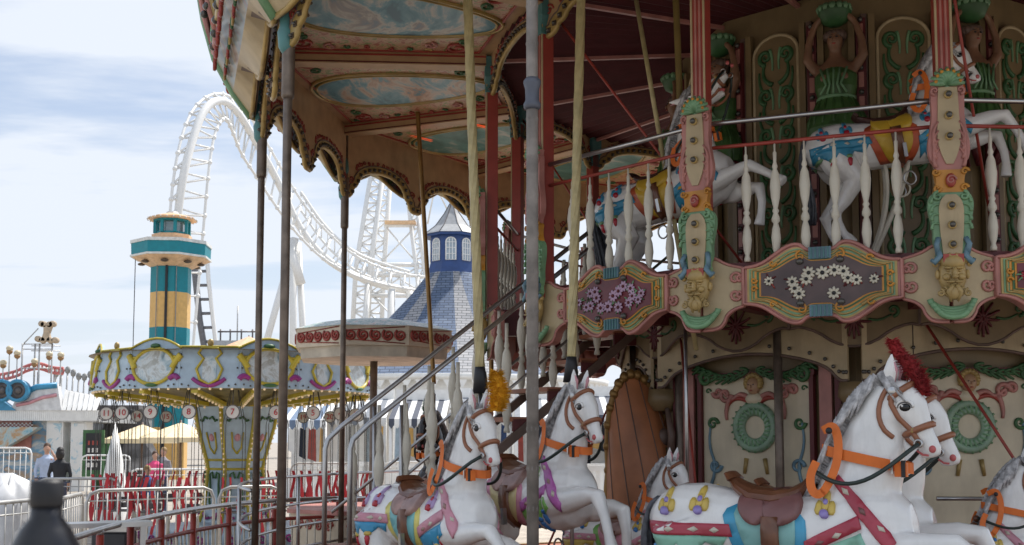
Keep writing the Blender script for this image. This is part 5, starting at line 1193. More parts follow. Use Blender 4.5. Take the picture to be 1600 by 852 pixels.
# ---------------------------------------------------------------- blue roofed rotunda
rq = U(705, 690, 45); RT = thing('rotunda', 'rotunda with blue and grey shingled roof and navy cupola with arched windows', 'building', (rq.x, rq.y, 0)); RT.scale = (1.14, 1.14, 1); px = 45/F
def z4(y): return EYE+(HZ-y)*px
def shingle(name, c1, c2):
    m = bpy.data.materials.new(name); m.use_nodes = True; t = m.node_tree; bs_ = t.nodes['Principled BSDF']; bs_.inputs['Roughness'].default_value = .8
    c = t.nodes.new('ShaderNodeTexCoord'); br = t.nodes.new('ShaderNodeTexBrick'); br.inputs['Color1'].default_value = (*c1, 1); br.inputs['Color2'].default_value = (*c2, 1); br.inputs['Mortar'].default_value = (c1[0]*.35, c1[1]*.35, c1[2]*.35, 1); br.inputs['Scale'].default_value = 1; br.inputs['Brick Width'].default_value = .30; br.inputs['Row Height'].default_value = .11; br.inputs['Mortar Size'].default_value = .012
    mp = t.nodes.new('ShaderNodeMapping'); mp.inputs['Rotation'].default_value = (pi/2, 0, 0); t.links.new(c.outputs['Object'], mp.inputs[0]); t.links.new(mp.outputs[0], br.inputs['Vector']); t.links.new(br.outputs[0], bs_.inputs['Base Color']); return m
shb = shingle('blue_shingles', (.09, .13, .21), (.14, .185, .27)); shg = shingle('grey_shingles', (.26, .27, .29), (.36, .36, .37))
b = MB(); prof = [(.86, z4(428)), (1.45, z4(462)), (2.45, z4(510)), (3.9, z4(560)), (5.4, z4(600))]; n = 24
for i in range(n):
    a0 = 2*pi*i/n+.1; a1 = 2*pi*(i+1)/n+.1
    for (r0, z0_), (r1, z1_) in zip(prof[:-1], prof[1:]): b.add([(r0*cos(a0), r0*sin(a0), z0_), (r1*cos(a0), r1*sin(a0), z1_), (r1*cos(a1), r1*sin(a1), z1_), (r0*cos(a1), r0*sin(a1), z0_)], [(0, 1, 2, 3)], shg if i % 3 == 0 else shb)
b.build('roof', RT)
navy = mat('navy_paint', (.02, .06, .20), .45, var=.1); b = MB(); oct_(b, .88, z4(430), .80, z4(412), navy); oct_(b, .78, z4(412), .78, z4(366), navy); oct_(b, .95, z4(370), .95, z4(364), navy)
cup = b.build('cupola', RT)
glass = mat('window_glass', (.35, .42, .48), .1, .1)
for i in range(8):
    a = pi/8+pi/8+2*pi*i/8; b = MB(); pts = [(-.17, 0), (.17, 0), (.17, .72)]+[(.17*cos(t), .72+.17*sin(t)) for t in [pi*j/8 for j in range(1, 8)]]+[(-.17, .72)]
    b.plate(pts, -.015, .0, glass); b.tube([(x, -.02, z) for x, z in pts], .028, wht, 6, closed=True)
    for x in (-.055, .055): b.cbox((x, -.025, .42), (.025, .02, .84), wht)
    for z in (.24, .48, .7): b.cbox((0, -.028, z), (.34, .018, .025), wht)
    r_ = .78*cos(pi/8)+.0; b.build('window', cup, (r_*cos(a), r_*sin(a), z4(409)), a+pi/2)
b = MB(); zs_ = [(1.0, 366), (.62, 352), (.30, 332), (.10, 316), (.02, 308)]
for (r0, y0), (r1, y1) in zip(zs_[:-1], zs_[1:]): oct_(b, r0, z4(y0), r1, z4(y1), mat('lead_roof', (.36, .37, .38), .5, var=.12))
for i in range(8): a = pi/8+2*pi*i/8; b.tube([(r*cos(a), r*sin(a), z4(y)) for r, y in zs_], .02, M['darksteel'], 5)
b.build('spire', cup)
b = MB(); oct_(b, 5.2, 0, 5.2, z4(600), wht, 20)
b.lathe([(5.45, z4(606)), (5.5, z4(598)), (5.3, z4(598))], wht, 40)
for i in range(80): a = 2*pi*i/80; b.add([(5.42*cos(a), 5.42*sin(a), z4(604)), (5.42*cos(a+.07), 5.42*sin(a+.07), z4(604)), (5.42*cos(a+.035), 5.42*sin(a+.035), z4(618))], [(0, 1, 2)], wht)
b.build('wall', RT)
# ---------------------------------------------------------------- octagonal kiosk
kq = U(583, 690, 13.6); KI = thing('ride_kiosk', 'octagonal kiosk with cream canopy, red scroll frieze and a single brown mast', 'kiosk', (kq.x, kq.y, 0), rad(8)); px = 13.6/F
def zk(y): return EYE+(HZ-y-(9 if y < 600 else 0))*px
ck = mat('canopy_cream', (.62, .53, .40), .55, var=.08, dirt=.25); skirt = mat('skirt_cloth', (.58, .52, .42), .7, var=.15, dirt=.3)
b = MB(); oct_(b, .98, zk(540), .98, zk(510), ck); oct_(b, .92, zk(556), .93, zk(540), skirt); b.build('frieze', KI)
b = MB(); pv = [(1.0, 511), (.7, 499), (.35, 492), (.02, 489)]
flk = picture('flaked_canopy', [(.55, .5, .42), (.7, .68, .62), (.12, .3, .3), (.6, .58, .52), (.4, .15, .13)], 9, 3)
for (r0, y0), (r1, y1) in zip(pv[:-1], pv[1:]): oct_(b, r0, zk(y0), r1, zk(y1), flk)
b.build('canopy_top', KI)
b = MB()
for i in range(8):
    a = 2*pi*i/8; T = Matrix.Rotation(a, 4, 'Z'); r_ = .98*cos(pi/8)+.006
    for j in range(5): b.tube([T @ Vector((x-.28+.14*j, -r_, zk(525)+z)) for x, z in spiral((0, 0), .066, 1.7, 2.2, 18)], .016, M['red'], 5)
    for s in (1, -1): b.tube([T @ Vector((-.33, -r_, zk(525)+s*.05)), T @ Vector((.33, -r_, zk(525)+s*.095))], .006, M['red'], 4)
b.build('scroll_frieze', KI)
b = MB(); b.tube([(0, 0, 0), (0, 0, zk(500))], .045, M['bronze'], 12); b.lathe([(.8, zk(542)), (.2, zk(536)), (.05, zk(536))], skirt, 16); b.build('mast', KI)
b = MB(); oct_(b, .98, 0, 1.02, zk(796), ck); oct_(b, 1.06, zk(796), 1.06, zk(790), M['pink']); 
for i in range(8):
    a = 2*pi*i/8; T = Matrix.Rotation(a, 4, 'Z'); r_ = 1.01*cos(pi/8)+.006
    for j in range(4): b.tube([T @ Vector((x-.24+.16*j, -r_, zk(812)+z)) for x, z in spiral((0, 0), .07, 1.8, 0, 18)], .014, M['red'], 5)
b.build('base', KI)
# ---------------------------------------------------------------- fences
def barrier(x, y, rz, L, label, m=galv, h=1.08, n=None):
    t = thing('crowd_barrier', label, 'barrier', (x, y, 0), rz, 'crowd barriers')
    b = MB(); r = .14; b.tube([(0, 0, .12), (0, 0, h-r), (.04, 0, h-.04), (r, 0, h), (L-r, 0, h), (L-.04, 0, h-.04), (L, 0, h-r), (L, 0, .12)], .021, m, 8); b.tube([(0, 0, .2), (L, 0, .2)], .018, m, 8); b.tube([(0, 0, h-.12), (L, 0, h-.12)], .008, m, 6); b.build('frame', t)
    b = MB(); n = n or int(L/.12)
    for i in range(1, n): b.tube([(L*i/n, 0, .2), (L*i/n, 0, h)], .009, m, 5)
    b.build('bars', t)
    b = MB()
    for s in (.25, L-.25): b.tube([(s, -.28, .02), (s, 0, .14), (s, .28, .02)], .018, m, 6)
    b.build('feet', t); return t
def bx_(px0, px1, d, lab, d2=None, **k):
    p = U(px0, 690, d); q = U(px1, 690, d2 or d); v = q-p; return barrier(p.x, p.y, atan2(v.y, v.x), v.length, lab, **k)
bx_(-40, 92, 10.2, 'steel crowd barrier at far left nearest the camera', 11.6)
bx_(96, 132, 11.4, 'short steel barrier just behind the dark bottle', 12.6)
bx_(138, 336, 13.2, 'long steel crowd barrier in front of the swing ride seats', 14.2)
bx_(344, 440, 14.2, 'steel crowd barrier in front of the swing ride column', 14.6)
bx_(60, 190, 17.5, 'steel barrier below the two standing people', 17.5)
bx_(205, 330, 23.5, 'pale barrier seen through the hanging red straps', 23.5, m=wht)
bx_(-20, 50, 27, 'white railing in front of the boat painting', 27, m=wht, h=1.5)
bx_(128, 205, 29, 'white barrier left of the parasols', 29, m=wht, h=1.3)
bx_(455, 560, 21, 'white barrier behind the kiosk mast', 21, m=wht, h=1.25)
bx_(600, 760, 22, 'white barrier behind the staircase', 22, m=wht, h=1.25)
# curved queue rail with red posts
QR = thing('queue_rail', 'curved queue railing with steel top rail and red posts', 'railing', (U(280, 690, 9.5).x, 9.5, 0)); o_ = Vector(QR.location)
qp = [U(60, 690, 6.6), U(120, 690, 7.5), U(170, 690, 8.4), U(235, 690, 9.5), U(300, 690, 10.6), U(370, 690, 11.6), U(440, 690, 12.3), U(530, 690, 12.7)]
qp = smoothline([(p.x-o_.x, p.y-o_.y, 0) for p in qp], 2)
for nm_, z, m_, r_ in (('top_rail', 1.02, M['steel'], .024), ('red_rail', .82, M['red'], .02), ('bottom_rail', .25, M['red'], .02)): b = MB(); b.tube([(x, y, z) for x, y, _ in qp], r_, m_, 10); b.build(nm_, QR)
for p in samp(qp, 9): b = MB(); b.tube([(p.x, p.y, 0), (p.x, p.y, .98)], .028, M['red'], 10); b.ball((p.x, p.y, 1.0), .03, M['steel']); b.build('post', QR)
b = MB()
for p in samp(qp, 70): b.tube([(p.x, p.y, .25), (p.x, p.y, .82)], .009, M['ivory'], 6)
b.build('bars', QR)
# ---------------------------------------------------------------- parasols
par = mat('parasol_cloth', (.80, .66, .42), .7, var=.06)
def parasol(xc, yb, ya, wpx, d, lab):
    q = U(xc, 690, d); k_ = d/F; t = thing('parasol', lab, 'parasol', (q.x, q.y, 0), .3, 'cream market parasols'); R_ = wpx*k_/2; zb = EYE+(HZ-yb)*k_; za = EYE+(HZ-ya)*k_
    b = MB(); oct_(b, R_, zb, .04, za, par, 8); oct_(b, R_*1.01, zb-.14, R_*1.01, zb, par, 8)
    for i in range(8): a = pi/8+2*pi*i/8; b.tube([(R_*cos(a), R_*sin(a), zb), (0, 0, za)], .012, par, 4)
    b.build('canopy', t); b = MB(); b.tube([(0, 0, 0), (0, 0, za+.08)], .03, M['brown'], 8); b.build('pole', t)
parasol(222, 686, 664, 118, 36, 'cream parasol on the left of the pair'); parasol(282, 684, 661, 130, 33, 'cream parasol on the right of the pair, in front of the tower')
_p = par; par = mat('pale_orange_cloth', (.75, .45, .28), .7, var=.15); parasol(386, 560, 526, 160, 60, 'pale orange peaked awning above the swing ride crown'); par = _p
# ---------------------------------------------------------------- people
def person(xp, d, h, lab, shirt, trousers, hair, skin, pose='stand', rz=0, hood=False):
    q = U(xp, 690, d); t = thing('person', lab, 'person', (q.x, q.y, 0), rz, None); s = h/1.75; t.scale = (s, s, s)
    b = MB(); loft(b, [(0,0,.95,.10,.15),(0,0,1.1,.10,.14),(0,0,1.25,.115,.16),(0,0,1.4,.10,.185),(0,0,1.46,.06,.10),(0,0,1.52,.05,.05),(0,0,1.56,.05,.05)], shirt, 14); b.ball((0, 0, 1.64), (.095, .075, .115), skin, 14, 10); b.ball((.095, 0, 1.625), (.02, .013, .02), skin, 6, 4)
    for y in (-.075, .075): b.ball((0, y, 1.63), (.02, .012, .03), skin, 6, 4)
    for y in (-.09, .09): b.tube([(0, y, .95), (.02, y*1.1, .5), (0, y*1.1, .08), (0, y*1.1, .04)], [.10, .065, .05, .05], trousers, 10); b.tube([(-.05, y*1.1, .04), (.16, y*1.1, .03)], [.045, .03], trousers, 8)
    for y in (-1, 1):
        if pose == 'raise' and y > 0: pts = [(0, y*.17, 1.40), (.08, y*.27, 1.22), (.16, y*.16, 1.48), (.12, y*.10, 1.58)]
        else: pts = [(0, y*.17, 1.40), (-.01, y*.24, 1.14), (.06, y*.22, .92), (.08, y*.21, .84)]
        b.tube(pts, [.055, .042, .032, .034], shirt, 8); e = pts[-1]
        for k in range(4): b.tube([e, (e[0]+.02, e[1]-.02+.013*k, e[2]-.07 if pose != 'raise' or y < 0 else e[2]+.06)], [.012, .008], skin, 5)
        b.tube([e, (e[0]+.04, e[1], e[2]-.03)], [.012, .009], skin, 5)
    me = fuse(b, .016, 3, 'person_body', [shirt, trousers, skin])
    for p in me.polygons:
        z = p.center.z; y = abs(p.center.y); x = p.center.x
        arm = (z < .93 and y > .17) or (pose == 'raise' and p.center.y > .09 and z > 1.36 and x > .07)
        p.material_index = 2 if (z > 1.50 or arm) else (1 if z < .97 else 0)
    o = bpy.data.objects.new('body', me); COL.objects.link(o); o.parent = t
    b = MB(); b.ball((-.02, 0, 1.68), (.10, .085, .10), hair, 12, 8)
    if hood: b.ball((-.04, 0, 1.6), (.10, .10, .13), hair, 10, 8)
    b.build('hair', t)
    return t
sk1 = mat('skin_light', (.48, .28, .20), .5); sk2 = mat('skin_tan', (.36, .20, .13), .5)
person(74, 24.5, 1.60, 'person in pale blue shirt raising a hand to the head, beyond the barriers', mat('pale_blue_shirt', (.42, .50, .66), .8), mat('dark_denim', (.04, .05, .09), .8), mat('brown_hair', (.07, .035, .02), .7), sk1, 'raise', rad(-70))
person(95, 23.0, 1.52, 'person in black jacket with back to us beside the pale blue shirt', mat('black_jacket', (.012, .014, .02), .7), mat('dark_denim', (.04, .05, .09), .8), mat('black_hair', (.012, .01, .01), .6), sk2, 'stand', rad(100), True)
person(243, 26.0, 1.42, 'small person in bright pink top behind the hanging red straps', mat('pink_top', (.75, .08, .22), .8), mat('grey_trousers', (.2, .2, .22), .8), mat('brown_hair', (.07, .035, .02), .7), sk1, 'stand', rad(-60))
person(256, 27.0, 1.5, 'person in grey top under the right parasol', mat('grey_top', (.25, .24, .26), .8), mat('dark_denim', (.04, .05, .09), .8), mat('fair_hair', (.3, .2, .09), .7), sk1, 'stand', rad(-110))
person(232, 21.0, 1.2, 'child in dark blue between barrier and swing seats', mat('blue_hoodie', (.04, .09, .25), .8), mat('grey_trousers', (.2, .2, .22), .8), mat('fair_hair', (.3, .2, .09), .7), sk1, 'stand', rad(-20))
# ---------------------------------------------------------------- wave ride pavilion on the left
d = 38; PV = thing('wave_ride_pavilion', 'white pavilion of a wave ride with round speakers, boat mural and lattice frieze', 'ride building', (U(40, 690, d).x, d, 0)); OC = Vector(PV.location)
def zv(y, dd=38): return EYE+(HZ-y)*dd/F
def xv(x, dd=38): return U(x, 690, dd).x-OC.x
b = MB(); b.box((xv(-60), -.2, zv(657)), (xv(95), 2.6, zv(640)), ck); b.box((xv(95), -.2, zv(660)), (xv(157), 4.5, zv(645)), galv)
for i in range(70): x = lerp(xv(-60), xv(157), i/69); b.box((x, -.26, zv(658)), (x+.06, -.21, zv(642)), wht)
b.build('fascia', PV)
b = MB(); b.box((xv(-60), 0, zv(700)), (xv(48), .08, zv(657)), M['pink'])
for i in range(36):
    for j in range(3): x = xv(-55)+i*.07+.035*(j % 2); b.cbox((xv(-58)+i*.066, -.02, zv(662)-j*.11-.05*(i % 2)), (.05, .03, .05), wht)
b.build('lattice_frieze', PV)
mur = picture('mural', [(.5, .52, .5), (.62, .62, .58), (.12, .32, .5), (.45, .30, .18), (.6, .6, .58)], 1.2, 8, stretch=(1, 1, 2))
b = MB(); b.box((xv(-60), .1, 0), (xv(78), .2, zv(657)), mur); b.build('mural_wall', PV)
for x0, x1 in ((74, 100), (112, 136)):
    b = MB(); b.box((xv(x0), -.1, 0), (xv(x1), .5, zv(657)), wht); b.box((xv(x0)+.05, -.13, .5), (xv(x1)-.05, -.1, zv(662)), picture('pillar_art', [(.7, .7, .68), (.72, .72, .7), (.7, .7, .68), (.3, .5, .6), (.72, .72, .7)], 3, 1, lo_=.35, hi_=.7)); b.build('pillar', PV)
b = MB(); b.plate([(xv(-60), zv(690)), (xv(20), zv(700)), (xv(66), zv(672)), (xv(70), zv(668)), (xv(-60), zv(668))], -.6, -.2, picture('boat_art', [(.05, .3, .45), (.4, .5, .5), (.45, .25, .1), (.1, .4, .6)], 2, 2)); b.build('boat_figure', PV)
b = MB(); b.plate([(xv(20), zv(642)), (xv(100), zv(642)), (xv(92), zv(600)), (xv(50), zv(608)), (xv(30), zv(622))], -.3, 0, mat('wave_white', (.68, .69, .70), .4, dirt=.25)); b.plate([(xv(-60), zv(642)), (xv(30), zv(642)), (xv(10), zv(628)), (xv(-60), zv(625))], -.35, -.05, mat('wave_blue', (.05, .28, .48), .4)); b.tube([(xv(30), -.32, zv(634)), (xv(50), -.32, zv(630)), (xv(70), -.32, zv(622)), (xv(92), -.32, zv(618))], .06, M['pinkl'], 6); b.tube([(xv(40), -.32, zv(616)), (xv(60), -.32, zv(606)), (xv(92), -.32, zv(603))], .10, mat('wave_blue', (.05, .28, .48), .4), 6); b.build('wave_panel', PV)
for i, xc in enumerate((12, 37)):
    b = MB(); T = Matrix.Translation((xv(xc), -.55, zv(612))) @ Matrix.Rotation(pi/2, 4, 'X'); b.lathe([(.36, -.2), (.38, .1), (.33, .16), (.26, .08), (.12, .02), (.02, .06)], mat('wave_blue', (.05, .28, .48), .4), 24, T); b.lathe([(.27, .06), (.27, .10), (.12, .04), (.1, .1), (.01, .12)], M['darksteel'], 20, T); b.build('speaker', PV)
for i in range(7):
    b = MB(); x = xv(100+8*i); b.add([(x, -.3, zv(642)), (x+.14, -.3, zv(642)), (x-.02+.14, .2, zv(612+i*1.5)), (x-.1, .2, zv(608+i*1.5))], [(0, 1, 2, 3)], wht); b.add([(x, -.26, zv(642)), (x+.14, -.26, zv(642)), (x-.02+.14, .24, zv(612+i*1.5)), (x-.1, .24, zv(608+i*1.5))], [(0, 3, 2, 1)], M['darksteel']); b.build('slanted_fin', PV)
b = MB(); tk = [(xv(-40), .4, zv(596)), (xv(10), .4, zv(590)), (xv(30), .4, zv(578)), (xv(50), .4, zv(574)), (xv(70), .4, zv(582)), (xv(88), .4, zv(583))]; tk = smoothline(tk, 2)
for dz in (0, .18): b.tube([(x, y, z+dz) for x, y, z in tk], .05, mat('coral_track', (.55, .16, .15), .45), 8)
for p in samp(tk, 20): b.tube([p, (p.x, p.y, p.z+.18)], .03, mat('coral_track', (.55, .16, .15), .45), 5)
for x in (0, 22, 48, 74): b.tube([(xv(x), .4, zv(640)), (xv(x), .4, zv(580))], .03, galv, 6)
b.build('coral_track', PV)
b = MB()
for x in (26, 46, 53, 73): b.tube([(xv(x), .2, zv(640)), (xv(x), .2, zv(536))], .03, galv, 6)
for y in (537, 545, 575): b.tube([(xv(26), .2, zv(y)), (xv(73), .2, zv(y))], .02, galv, 5); b.tube([(xv(26), .9, zv(y)), (xv(73), .9, zv(y))], .02, galv, 5)
b.tube([(xv(28), .2, zv(536)), (xv(50), .2, zv(512))], .02, galv, 5); b.build('scaffold', PV)
b = MB(); bone = mat('bone_sign_tan', (.48, .38, .27), .6, var=.15); sc_ = 38/F
core = [(56, 532), (70, 532), (68, 520), (72, 508), (60, 508), (60, 520)]; b.plate([(xv(x), zv(y)) for x, y in core], .1, .3, bone)
for x, y in ((56, 505), (73, 505), (51, 529), (78, 531), (60, 506), (69, 506), (58, 531), (70, 531)): b.lathe([(.10, -.1), (.11, 0), (.10, .1)], bone, 14, Matrix.Translation((xv(x), .2, zv(y))) @ Matrix.Rotation(pi/2, 4, 'X'))
b.build('bone_sign', PV)
for (x, y, y2) in ((15, 548, 590), (27, 555, 600), (54, 568, 590), (77, 557, 585), (95, 558, 605), (5, 570, 600)):
    q = U(x, y, 37.5); t = thing('globe_lamp', 'globe lamp with amber shade, %s' % {15: 'highest one at the far left', 27: 'beside the left scaffold post', 54: 'low between the scaffold legs', 77: 'right of the scaffold', 95: 'rightmost above the wave panel', 5: 'small one at the picture edge'}[x], 'lamp', (q.x, q.y, zv(y2)), 0, 'globe lamps over the wave ride')
    h_ = q.z-zv(y2); b = MB(); b.tube([(0, 0, 0), (0, 0, h_)], .02, galv, 6); b.build('stem', t); b = MB(); b.lathe([(.05, h_-.12), (.10, h_-.06), (.10, h_+.0)], mat('amber_cup', (.30, .16, .06), .4), 12); b.ball((0, 0, h_+.07), (.115, .115, .10), mat('cream_globe', (.6, .52, .36), .35), 12, 8); b.build('globe', t)
b = MB(); b.box((xv(70), 1.0, 0), (xv(160), 1.1, zv(690)), M['greend']); b.build('green_hoarding', PV)
# dark bulky structures, sign board, green box, booth
rk = mat('dark_rock', (.075, .075, .08), .85, var=.5, scale=1.5, bump=.8, bscale=3)
q = U(195, 690, 42); b = MB(); rnd = random.Random(4); n = 14
vs = [];
for j in range(6):
    for i in range(n): a = 2*pi*i/n; r_ = (2.3-.28*j)*rnd.uniform(.85, 1.12); vs.append((r_*cos(a)*.75, r_*sin(a)*.6, .55*j+rnd.uniform(-.12, .12) if j else 0))
fs = [(j*n+i, j*n+(i+1) % n, (j+1)*n+(i+1) % n, (j+1)*n+i) for j in range(5) for i in range(n)]+[tuple(5*n+i for i in range(n))]
b.add(vs, fs, rk); tag(b.build('rock_mound', None, (q.x, q.y, .0)), 'dark artificial rock mound behind the numbered seats', 'rock')
q = U(163, 690, 44); b = MB(); b.box((-1.6, 0, 0), (1.2, 2, zt_(690)*.0+2.9), mat('grey_shed', (.22, .23, .23), .7, var=.15)); b.box((-1.75, -.15, 2.9), (1.35, 2.2, 3.05), M['darksteel']); tag(b.build('shed', None, (q.x, q.y, 0)), 'grey shed between the wave ride and the rock mound', 'shed')
q = U(146, 690, 34); SG = thing('notice_board', 'notice board with a red lettered poster on a dark green ground', 'sign', (q.x, q.y, 0)); b = MB(); b.box((-.32, 0, .6), (.32, .05, zv(672, 34)), M['greend']); b.build('board', SG); b = MB(); b.box((-.22, -.02, .8), (.22, -.004, zv(677, 34)), M['black'])
rnd = random.Random(2)
for j in range(4):
    for i in range(3): b.cbox((-.12+.12*i, -.03, .95+.22*j), (.07*rnd.uniform(.6, 1), .012, .13), M['red'] if j % 2 else disc)
b.build('poster', SG)
q = U(180, 690, 24); b = MB(); n = 14
SL = tag(b.add([(.36*cos(2*pi*i/n), .36*sin(2*pi*i/n), 0) for i in range(n)]+[(.16*cos(2*pi*i/n), .16*sin(2*pi*i/n), 1.3) for i in range(n)]+[(.0, 0, 2.1)], [(i, (i+1) % n, n+(i+1) % n, n+i) for i in range(n)]+[(n+i, n+(i+1) % n, 2*n) for i in range(n)], wht, None, True).build('folded_umbrella', None, (q.x, q.y, 0)), 'white folded canopy standing left of the tower foot', 'umbrella')
# bin
q = U(183, 690, 9.3); BN = thing('litter_bin', 'dark litter bin beside the curved queue railing', 'bin', (q.x, q.y, 0)); b = MB(); b.box((-.14, -.14, 0), (.14, .14, .92), mat('bin_grey', (.05, .05, .055), .5)); b.build('bin_body', BN, bev=.015); b = MB(); b.box((-.16, -.16, .92), (.16, .16, 1.0), M['steel']); b.build('lid', BN, bev=.01)
q = U(150, 690, 8.7); b = MB(); b.box((-.42, -.10, 1.0), (.42, .14, 1.035), M['steel'])
for x in (-.36, .36): b.box((x-.02, -.03, 0), (x+.02, .03, 1.0), M['steel'])
tag(b.build('counter_shelf', None, (q.x, q.y, 0), rad(25)), 'narrow steel shelf on legs behind the dark bottle', 'shelf')
# white tarpaulin heap
q = U(5, 745, 12.5); b = MB(); rnd = random.Random(8); vs = []; n = 16
for j in range(6):
    for i in range(n): a = 2*pi*i/n; r_ = .40*cos(j*.26)*rnd.uniform(.7, 1.2); vs.append((r_*cos(a)*1.2, r_*sin(a), q.z*(.2+.8*sin(j*.314))*rnd.uniform(.9, 1.04) if j else 0))
fs = [(j*n+i, j*n+(i+1) % n, (j+1)*n+(i+1) % n, (j+1)*n+i) for j in range(5) for i in range(n)]+[tuple(5*n+i for i in range(n))]
b.add(vs, fs, mat('white_tarp', (.6, .62, .65), .35, var=.1), None, True); tag(b.build('tarpaulin', None, (q.x, q.y, 0)), 'crumpled white tarpaulin heap at the left picture edge', 'tarpaulin')
# ---------------------------------------------------------------- game stalls with striped awnings
blk = mat('dark_cloth', (.02, .025, .04), .8); navyc = mat('navy_cloth', (.03, .06, .16), .8)
def stall(px0, px1, d, lab, colr, seed, ytop=640):
    k_ = d/F; x0 = U(px0, 690, d).x; x1 = U(px1, 690, d).x; t = thing('game_stall', lab, 'stall', ((x0+x1)/2, d, 0), 0, 'awninged stalls along the boardwalk'); W = x1-x0; za = EYE+(HZ-ytop)*k_; zb = EYE+(HZ-ytop-22)*k_; rnd = random.Random(seed)
    b = MB(); b.box((-W/2, .9, 0), (W/2, 1.1, za+.5), wht); b.build('back_wall', t); b = MB(); b.box((-W/2, -.9, 0), (W/2, -.8, .9), wht); b.build('counter', t)
    b = MB(); n = max(6, int(W/.16))
    for i in range(n):
        xa = -W/2+W*i/n; xb = xa+W/n; m_ = wht if i % 2 else colr; b.add([(xa, -1.2, zb), (xb, -1.2, zb), (xb, .9, za+.2), (xa, .9, za+.2)], [(0, 1, 2, 3)], m_); b.add([(xa, -1.22, zb-.18), (xb, -1.22, zb-.18), (xb, -1.2, zb), (xa, -1.2, zb)], [(0, 1, 2, 3)], m_); b.add([(xa, -1.22, zb-.18), ((xa+xb)/2, -1.22, zb-.28), (xb, -1.22, zb-.18)], [(0, 1, 2)], m_)
    b.build('awning', t)
    for x in (-W/2+.05, W/2-.05): b = MB(); b.tube([(x, -1.1, 0), (x, -1.1, zb)], .05, wht, 8); b.build('post', t)
    b = MB()
    for i in range(int(W/.3)):
        x = -W/2+.15+.3*i; w_ = rnd.uniform(.08, .14); m_ = rnd.choice([blk, navyc, blk, yelp2, lb, M['red'], wht]); zl = rnd.uniform(.95, 1.5); b.plate([(x-w_, zb-.2), (x-w_*1.3, zl), (x+w_, zl-.1), (x+w_*.8, zb-.25)], .2+.1*(i % 2), .28+.1*(i % 2), m_)
    b.build('hanging_wares', t)
    return t
stall(446, 520, 33, 'stall with blue striped awning left of the kiosk mast', mat('stripe_blue', (.14, .2, .30), .7), 1, 636)
stall(524, 610, 35, 'stall with grey striped awning behind the kiosk mast', mat('stripe_grey', (.2, .22, .25), .7), 2, 632)
stall(614, 700, 33, 'stall with dark striped awning behind the black horse', mat('stripe_dark', (.06, .07, .1), .7), 3, 634)
stall(704, 800, 35, 'stall with grey striped awning behind the yellow plume', mat('stripe_grey', (.2, .22, .25), .7), 4, 630)
stall(804, 890, 33, 'stall with grey striped awning right of the fluted grey post', mat('stripe_grey', (.2, .22, .25), .7), 5, 632)
stall(894, 985, 34, 'stall with dark striped awning seen between two horses', mat('stripe_dark', (.06, .07, .1), .7), 6, 628)
stall(990, 1090, 34, 'stall with dark striped awning behind the carriage shell', mat('stripe_dark', (.06, .07, .1), .7), 7, 628)
# white slatted chairs in front of the stalls
def chair(px_, d, lab):
    q = U(px_, 690, d); t = thing('slatted_chair', lab, 'chair', (q.x, q.y, 0), 0, 'white slatted chairs by the stalls'); b = MB()
    b.box((-.55, -.25, .42), (.55, .25, .47), wht); b.build('seat', t); b = MB()
    for i in range(8): b.box((-.53+.14*i, .22, .47), (-.45+.14*i, .25, 1.15), wht)
    b.box((-.55, .20, 1.1), (.55, .27, 1.2), wht); b.build('backrest', t)
    for x in (-.5, .5):
        for y in (-.22, .22): b = MB(); b.box((x-.03, y-.03, 0), (x+.03, y+.03, .42), wht); b.build('leg', t)
    return t
chair(500, 24, 'white slatted bench left of the kiosk mast'); chair(556, 25, 'white slatted bench directly right of the kiosk mast'); chair(640, 24, 'white slatted bench behind the stair balusters'); chair(925, 23, 'white slatted bench between two white horses'); chair(965, 21, 'white slatted bench just left of the carriage shell')
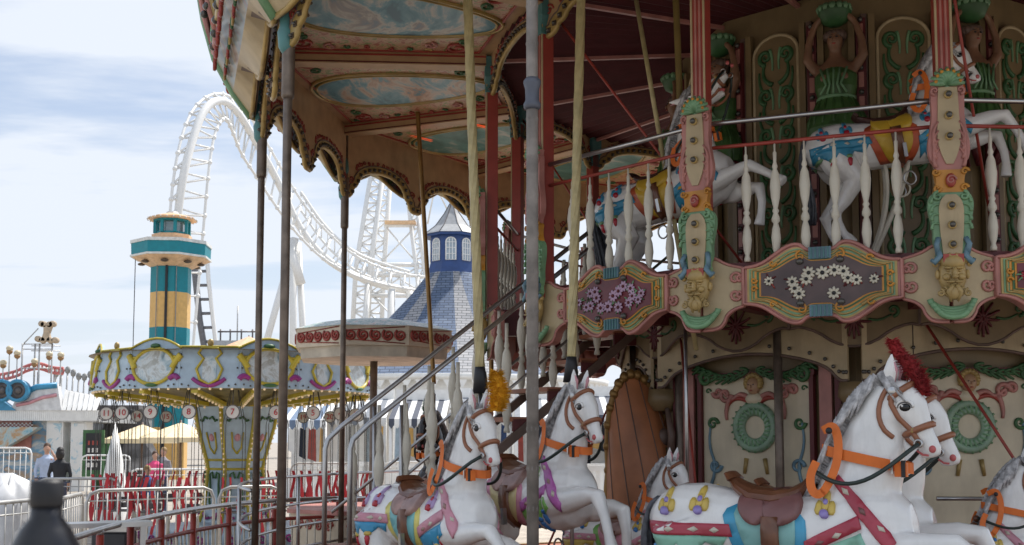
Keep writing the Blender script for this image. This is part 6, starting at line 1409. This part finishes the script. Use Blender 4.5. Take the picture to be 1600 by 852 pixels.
# small distant fittings
q = U(362, 690, 80); b = MB(); k_ = 80/F
b.box((-1.6, 0, 0), (1.6, 2, (690-532)*k_+EYE), mat('distant_grey', (.38, .4, .42), .6)); b.tube([(0, 1, (690-532)*k_+EYE), (0, 1, (690-475)*k_+EYE)], .05, galv, 6)
for x in (-1.2, -.5, .3, 1.1): b.tube([(x, 1, (690-532)*k_+EYE), (x, 1, (690-512)*k_+EYE)], .06, M['darksteel'], 6)
b.tube([(-1.4, 1, (690-516)*k_+EYE), (1.4, 1, (690-516)*k_+EYE)], .06, M['darksteel'], 6); tag(b.build('utility_building', None, (q.x, q.y, 0)), 'small grey building with antenna behind the swing ride crown', 'building')
q = U(120, 690, 60); b = MB()
for i in range(9): x = -1.3+.3*i; b.tube([(x, 0, 2.4), (x+.1, 0, 5.2+.2*sin(i))], .05, galv, 5); b.ball((x+.1, 0, 5.25+.2*sin(i)), (.16, .1, .22), mat('festoon_grey', (.3, .3, .29), .6), 6, 4)
b.tube([(-1.4, 0, 2.4), (1.3, 0, 2.4)], .06, galv, 5); b.tube([(-1.0, 0, 0), (-1.0, 0, 2.4)], .07, galv, 6); b.tube([(1.0, 0, 0), (1.0, 0, 2.4)], .07, galv, 6)
tag(b.build('festoon_stand', None, (q.x, q.y, 0)), 'grey stand of festoon fittings on the skyline left of the swing ride', 'light stand')
# ---------------------------------------------------------------- bottle on a small table
q = U(76, 690, .80); TB = thing('pedestal_table', 'round black pedestal table carrying the dark bottle', 'table', (q.x, q.y, 0)); b = MB(); b.lathe([(.22, 1.36), (.22, 1.385)], M['black'], 32); b.build('table_top', TB); b = MB(); b.tube([(0, 0, .03), (0, 0, 1.36)], .03, M['darksteel'], 12); b.lathe([(.2, 0), (.2, .02), (.03, .05)], M['darksteel'], 24); b.build('pedestal', TB)
BT = thing('bottle', 'dark glass bottle with black screw cap in the near left corner', 'bottle', (q.x, q.y, 1.385)); g_ = mat('dark_glass', (.008, .009, .013), .3); h_ = U(76, 750, .8).z-1.385
b = MB(); b.lathe([(.026, 0), (.028, .01), (.028, h_-.075), (.026, h_-.055), (.0225, h_-.045), (.017, h_-.034), (.0108, h_-.026), (.0105, h_-.018)], g_, 28); b.build('body', BT)
b = MB(); b.lathe([(.0108, h_-.019), (.0116, h_-.017), (.0113, h_-.002), (.010, h_)], M['black'], 28); b.build('cap', BT)
